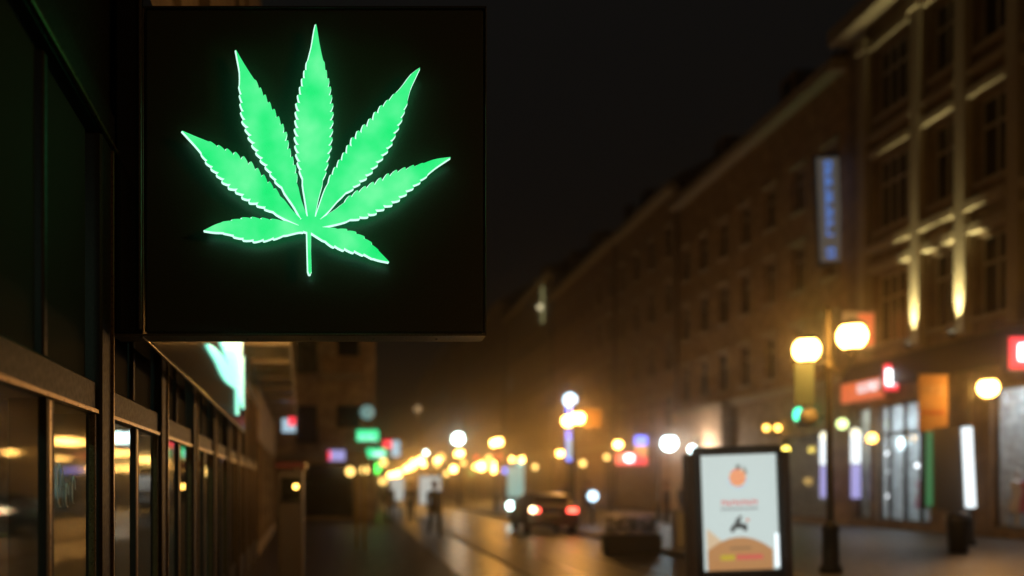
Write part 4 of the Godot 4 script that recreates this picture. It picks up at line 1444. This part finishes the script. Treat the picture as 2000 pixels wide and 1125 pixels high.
func people() -> void:
	var skin := Color(0.35, 0.2, 0.14)
	var sets := [
		[Color(0.012, 0.013, 0.016), Color(0.015, 0.016, 0.025), Color(0.01, 0.01, 0.01), skin, Color(0.02, 0.013, 0.008)],
		[Color(0.05, 0.03, 0.02), Color(0.012, 0.012, 0.014), Color(0.02, 0.012, 0.008), skin, Color(0.05, 0.03, 0.015)],
	]
	var pm := StandardMaterial3D.new()
	pm.resource_name = "clothes"
	pm.vertex_color_use_as_albedo = true
	pm.roughness = 0.85
	var meshes := [person_mesh(0, sets[0]), person_mesh(1, sets[1])]
	var rows := [
		[2.55, 30.5, 0, 0.2, "person in dark coat walking along the pale cycle path"],
		[2.35, 40.0, 0, 3.0, "person in dark clothes walking near the lit far poster"],
		[1.55, 42.0, 1, 0.4, "person in brown jacket standing by the bend house"],
		[13.2, 41.0, 1, 1.2, "person in brown jacket standing before the peach shop portal"],
		[14.1, 40.5, 0, -1.0, "person in dark coat walking past the peach shop portal"],
		[15.6, 46.0, 1, 2.6, "person in brown jacket standing close by the white globe lamp"],
		[10.6, 44.0, 0, 0.1, "person in dark coat walking behind the hatchback"],
		[11.4, 52.0, 1, 0.0, "person in brown jacket far behind the hatchback"],
	]
	for r in rows:
		var o := thing("person", r[4], "person", Vector3(r[0], 0.0, -r[1]), r[3])
		if r[0] > 3.2 and r[0] < 7.8:
			o.position.y = -0.12
		put(o, "body", meshes[r[2]], pm)

func far_lights() -> void:
	# green pharmacy-like cluster at the bend
	var a := light_sign("shop_sign", "wide green lit sign with pale letters at the bend", Vector3(0.62, 3.75, -42.0), Vector3(1.0, 0.5, 0.15), M["led_green"])
	strokes(a, "letter", 5, Vector2(0.8, 0.3), M["led_mint"], Vector3(0, -0.1, 0.09), false, 2)
	put(a, "arm", bm(0.08, 0.08, 4.0), M["iron"], Vector3(-0.4, 0, -2.05))
	var b := light_sign("shop_sign", "narrow green lit sign under the wide green sign", Vector3(1.0, 3.0, -42.2), Vector3(0.9, 0.42, 0.15), M["led_green"])
	put(b, "pale_panel", bm(0.5, 0.2, 0.02), M["led_mint"], Vector3(0.1, -0.05, 0.09))
	put(b, "arm", bm(0.08, 0.08, 3.8), M["iron"], Vector3(-0.3, 0, -1.95))
	var c := thing("clock", "round pale lit clock over the green signs", "clock", Vector3(0.6, 4.75, -42.0))
	put(c, "case", lathe([[0.0, -0.08], [0.34, -0.08], [0.36, 0.0], [0.34, 0.06], [0.0, 0.06]], 24), M["iron"], Vector3.ZERO, Vector3(PI / 2, 0, 0))
	put(c, "dial", lathe([[0.0, 0.062], [0.31, 0.062], [0.31, 0.07], [0.0, 0.07]], 24), M["dial_mint"], Vector3.ZERO, Vector3(PI / 2, 0, 0))
	put(c, "hand", bm(0.03, 0.2, 0.01), M["iron"], Vector3(0, 0.09, 0.08))
	put(c, "hand", bm(0.16, 0.03, 0.01), M["iron"], Vector3(0.07, 0, 0.085))
	put(c, "post", bm(0.06, 0.6, 0.06), M["iron"], Vector3(0, -0.6, -0.02))
	var d := light_sign("shop_sign", "small red lit sign beside the green signs", Vector3(1.5, 3.4, -42.5), Vector3(0.42, 0.38, 0.12), M["led_red"])
	put(d, "arm", bm(0.05, 0.05, 3.4), M["iron"], Vector3(-0.5, 0, -1.75))
	var e := light_sign("shop_sign", "upright pale blue lit sign beside the green signs", Vector3(1.85, 3.2, -42.5), Vector3(0.4, 0.75, 0.12), M["led_pale_blue_soft"])
	put(e, "arm", bm(0.05, 0.05, 3.4), M["iron"], Vector3(-0.7, 0.1, -1.75))
	var f := light_sign("shop_sign", "pale violet lit sign over the door of the bend house", Vector3(-0.75, 2.95, -44.0), Vector3(0.8, 0.5, 0.12), M["led_violet"])
	put(f, "red_end", bm(0.12, 0.4, 0.02), M["led_red"], Vector3(-0.33, 0, 0.085))
	put(f, "arm", bm(0.05, 0.05, 1.7), M["iron"], Vector3(0.1, 0, -0.9))
	# hanging lamps under the bend house wall and beyond
	var rows := [
		[684, 921, 44.0, 0.2, "lamp_orange2", "small amber globe lamp beneath the violet sign of the bend house"],
		[712, 918, 44.0, 0.19, "lamp_orange2", "small amber globe lamp beneath the wide green sign at the bend"],
		[733, 915, 60.0, 0.32, "led_green_deep", "round green signal lamp beyond the bend house"],
		[749, 903, 70.0, 0.26, "lamp_orange2", "small orange globe lamp just above the round green lamp"],
		[748, 940, 80.0, 0.3, "lamp_orange2", "small dull orange lamp lowest of the lights at the bend"],
		[764, 929, 110.0, 0.34, "lamp_amber", "small bright lamp, first of a far row from the green lamp"],
		[777, 925, 120.0, 0.36, "lamp_amber", "small bright lamp, second of a far row from the green lamp"],
		[795, 915, 130.0, 0.36, "lamp_amber", "small bright lamp, third of a far row from the green lamp"],
		[816, 799, 60.0, 0.26, "lamp_dim", "dim lamp hung high over the middle of the street"],
		[895, 857, 75.0, 0.42, "lamp_far_white", "cool white globe lamp high beside the amber row"],
		[940, 911, 100.0, 0.42, "lamp_amber", "low amber lamp between dim green lamp and smaller amber one"],
		[966, 917, 90.0, 0.3, "lamp_amber", "low amber lamp right beside the round blue lamp"],
		[988, 919, 90.0, 0.3, "led_blue", "round blue lamp among the far shop lights"],
		[920, 924, 100.0, 0.34, "led_green_dim", "dim green lamp among the far shop lights"],
		[1352, 877, 52.5, 0.2, "lamp_white", "small white lamp on the peach shop portal"],
		[822, 899, 95.0, 0.3, "lamp_amber", "bright amber lamp under the dim high-hung lamp"],
		[853, 906, 90.0, 0.28, "lamp_orange2", "small orange lamp over the far lit poster stand"],
		[886, 916, 85.0, 0.26, "lamp_amber", "bright small lamp below the cool white globe"],
		[905, 905, 110.0, 0.3, "lamp_orange2", "small orange lamp beside the cool white globe"],
		[1016, 909, 80.0, 0.3, "led_mint", "pale mint lamp over the turquoise display case"],
		[1045, 912, 85.0, 0.24, "lamp_orange2", "small orange lamp beside the turquoise display case"],
		[1138, 905, 70.0, 0.24, "lamp_orange2", "small orange lamp beside the upright blue neon sign"],
		[1268, 893, 66.0, 0.22, "led_red", "small red lamp beside the blue-topped sign"],
		[808, 905, 150.0, 0.5, "lamp_amber", "large bright lamp among the far row beyond the bend"],
		[832, 884, 120.0, 0.2, "lamp_far_white", "tiny cool lamp above the far amber row"],
		[861, 893, 130.0, 0.45, "lamp_orange2", "wide orange lamp among the far kerb lamps"],
		[872, 925, 75.0, 0.2, "lamp_orange2", "low orange lamp over the far walkers"],
		[930, 893, 100.0, 0.22, "led_red", "small red lamp above the dim green lamp"],
		[955, 897, 120.0, 0.45, "lamp_orange2", "wide orange lamp behind the third kerb lamp"],
		[1000, 897, 100.0, 0.2, "lamp_amber", "tiny bright lamp above the turquoise display case"],
		[1185, 893, 70.0, 0.2, "lamp_orange2", "small orange lamp before the brown house's red sign"],
		[1158, 969, 40.0, 0.2, "led_pale_blue", "pale blue lamp behind the hatchback"],
		[998, 988, 44.0, 0.17, "lamp_far_white", "white bicycle-height lamp on the road"],
	]
	for r in rows:
		var D: float = r[2]
		var at := Vector3((r[0] - 690.0) * D / 1900.0, EYE + (948.0 - r[1]) * D / 1900.0, -D)
		var o := thing("globe_lamp", r[5], "lamp", at, 0.0, "globe lamps far down the street" if r[5].begins_with("small") or r[5].begins_with("low") else "")
		put(o, "globe", sphere(r[3]), M[r[4]])
		if r[0] == 1352:
			omni(o, Vector3.ZERO, Color(1.0, 0.88, 0.75), 9.0, 0.15)
		if r[1] < 880 and r[0] < 900:
			put(o, "cable", bm(26.0 if r[0] < 850 else 0.03, 0.02 if r[0] < 850 else 3.0, 0.02), M["iron"], Vector3(5.0 if r[0] < 850 else 0.0, r[3] + 0.01 if r[0] < 850 else -1.5 - r[3], 0))
		else:
			put(o, "post", tube([Vector3(0, -r[3], 0), Vector3(0, -at.y - (0.1 if at.x > 3.2 and at.x < 7.9 else 0.0), 0)], 0.04, 8), M["iron"])
	# blue-white vertical sign behind the second double lamp, red and blue lights further on
	var vs := light_sign("blade_sign", "upright blue and white neon sign among the far lamps", Vector3(10.0, 4.2, -45.0), Vector3(0.36, 3.1, 0.2), M["led_blue"])
	put(vs, "white_head", sphere(0.3), M["led_pale_blue"], Vector3(0, 1.35, 0.12))
	put(vs, "white_foot", bm(0.3, 0.9, 0.05), M["led_pale_blue_soft"], Vector3(0, -0.9, 0.12))
	put(vs, "post", bm(0.1, 2.7, 0.1), M["iron"], Vector3(0, -2.85, 0))
	var ob := thing("banner", "orange banner lit by the second double street lamp", "banner", Vector3(9.45, 4.25, -38.6))
	put(ob, "cloth", bm(0.8, 0.75, 0.02), M["orange_cloth"])
	put(ob, "rod", bm(0.9, 0.04, 0.04), M["iron"], Vector3(-0.35, 0.4, 0))
	var rsn := light_sign("shop_sign", "red lit sign with white spot low before the brown house", Vector3(17.6, 3.3, -62.5), Vector3(1.6, 0.8, 0.15), M["led_red"])
	put(rsn, "white_panel", sphere(0.3, 0.8), M["led_white_strong"], Vector3(0.1, 0.05, 0.09))
	put(rsn, "arm", bm(1.6, 0.06, 0.06), M["iron"], Vector3(1.3, 0.2, -0.02))
	var rb := light_sign("shop_sign", "blue-topped orange and red lit sign before the brown house", Vector3(18.9, 3.9, -64.0), Vector3(0.9, 1.9, 0.15), M["led_warm"])
	put(rb, "blue_panel", bm(0.8, 0.6, 0.03), M["led_blue"], Vector3(0, 0.65, 0.1))
	put(rb, "red_panel", bm(0.8, 0.5, 0.03), M["led_red"], Vector3(0, -0.7, 0.1))
	# far backlit posters and shop glow
	var k := 0
	for q in [[840, 960, 60.0, 1.3, 1.75], [773, 956, 75.0, 1.25, 1.75]]:
		var D: float = q[2]
		var o := thing("poster_stand", ["pale lit poster stand far along the pale cycle path", "small pale lit poster stand near the far bend"][k], "poster stand", Vector3((q[0] - 690.0) * D / 1900.0, 0, -D))
		put(o, "case", bm(q[3] + 0.15, q[4] + 0.15, 0.15), M["iron"], Vector3(0, 1.3, -0.08))
		put(o, "backlit_poster", bm(q[3], q[4], 0.01), M["poster_paper"], Vector3(0, 1.3, 0.002))
		put(o, "foot", bm(0.4, 0.36, 0.3), M["iron"], Vector3(0, 0.18, -0.08))
		k += 1
	var sw := light_sign("shop_window_display", "pale turquoise lit display case among the far shops", Vector3(13.0, 1.9, -78.0), Vector3(1.4, 2.6, 0.2), M["led_turquoise"])
	put(sw, "foot", bm(1.0, 0.6, 0.3), M["iron"], Vector3(0, -1.6, 0))
	var rt := light_sign("shop_sign", "red lit triangle-topped sign beside a far amber lamp", Vector3(12.4, 4.1, -84.0), Vector3(1.0, 0.8, 0.15), M["led_orange_red"])
	put(rt, "post", bm(0.08, 3.7, 0.08), M["iron"], Vector3(0, -2.25, 0))
	# a building that closes the street
	var e2 := thing("far_building", "dark building closing the far end of the street", "building", Vector3(-30, 0, -262.0))
	put(e2, "wall", wall_mesh(60.0, 12.0, [], 0.3, 10.0), M["plaster_brown"])
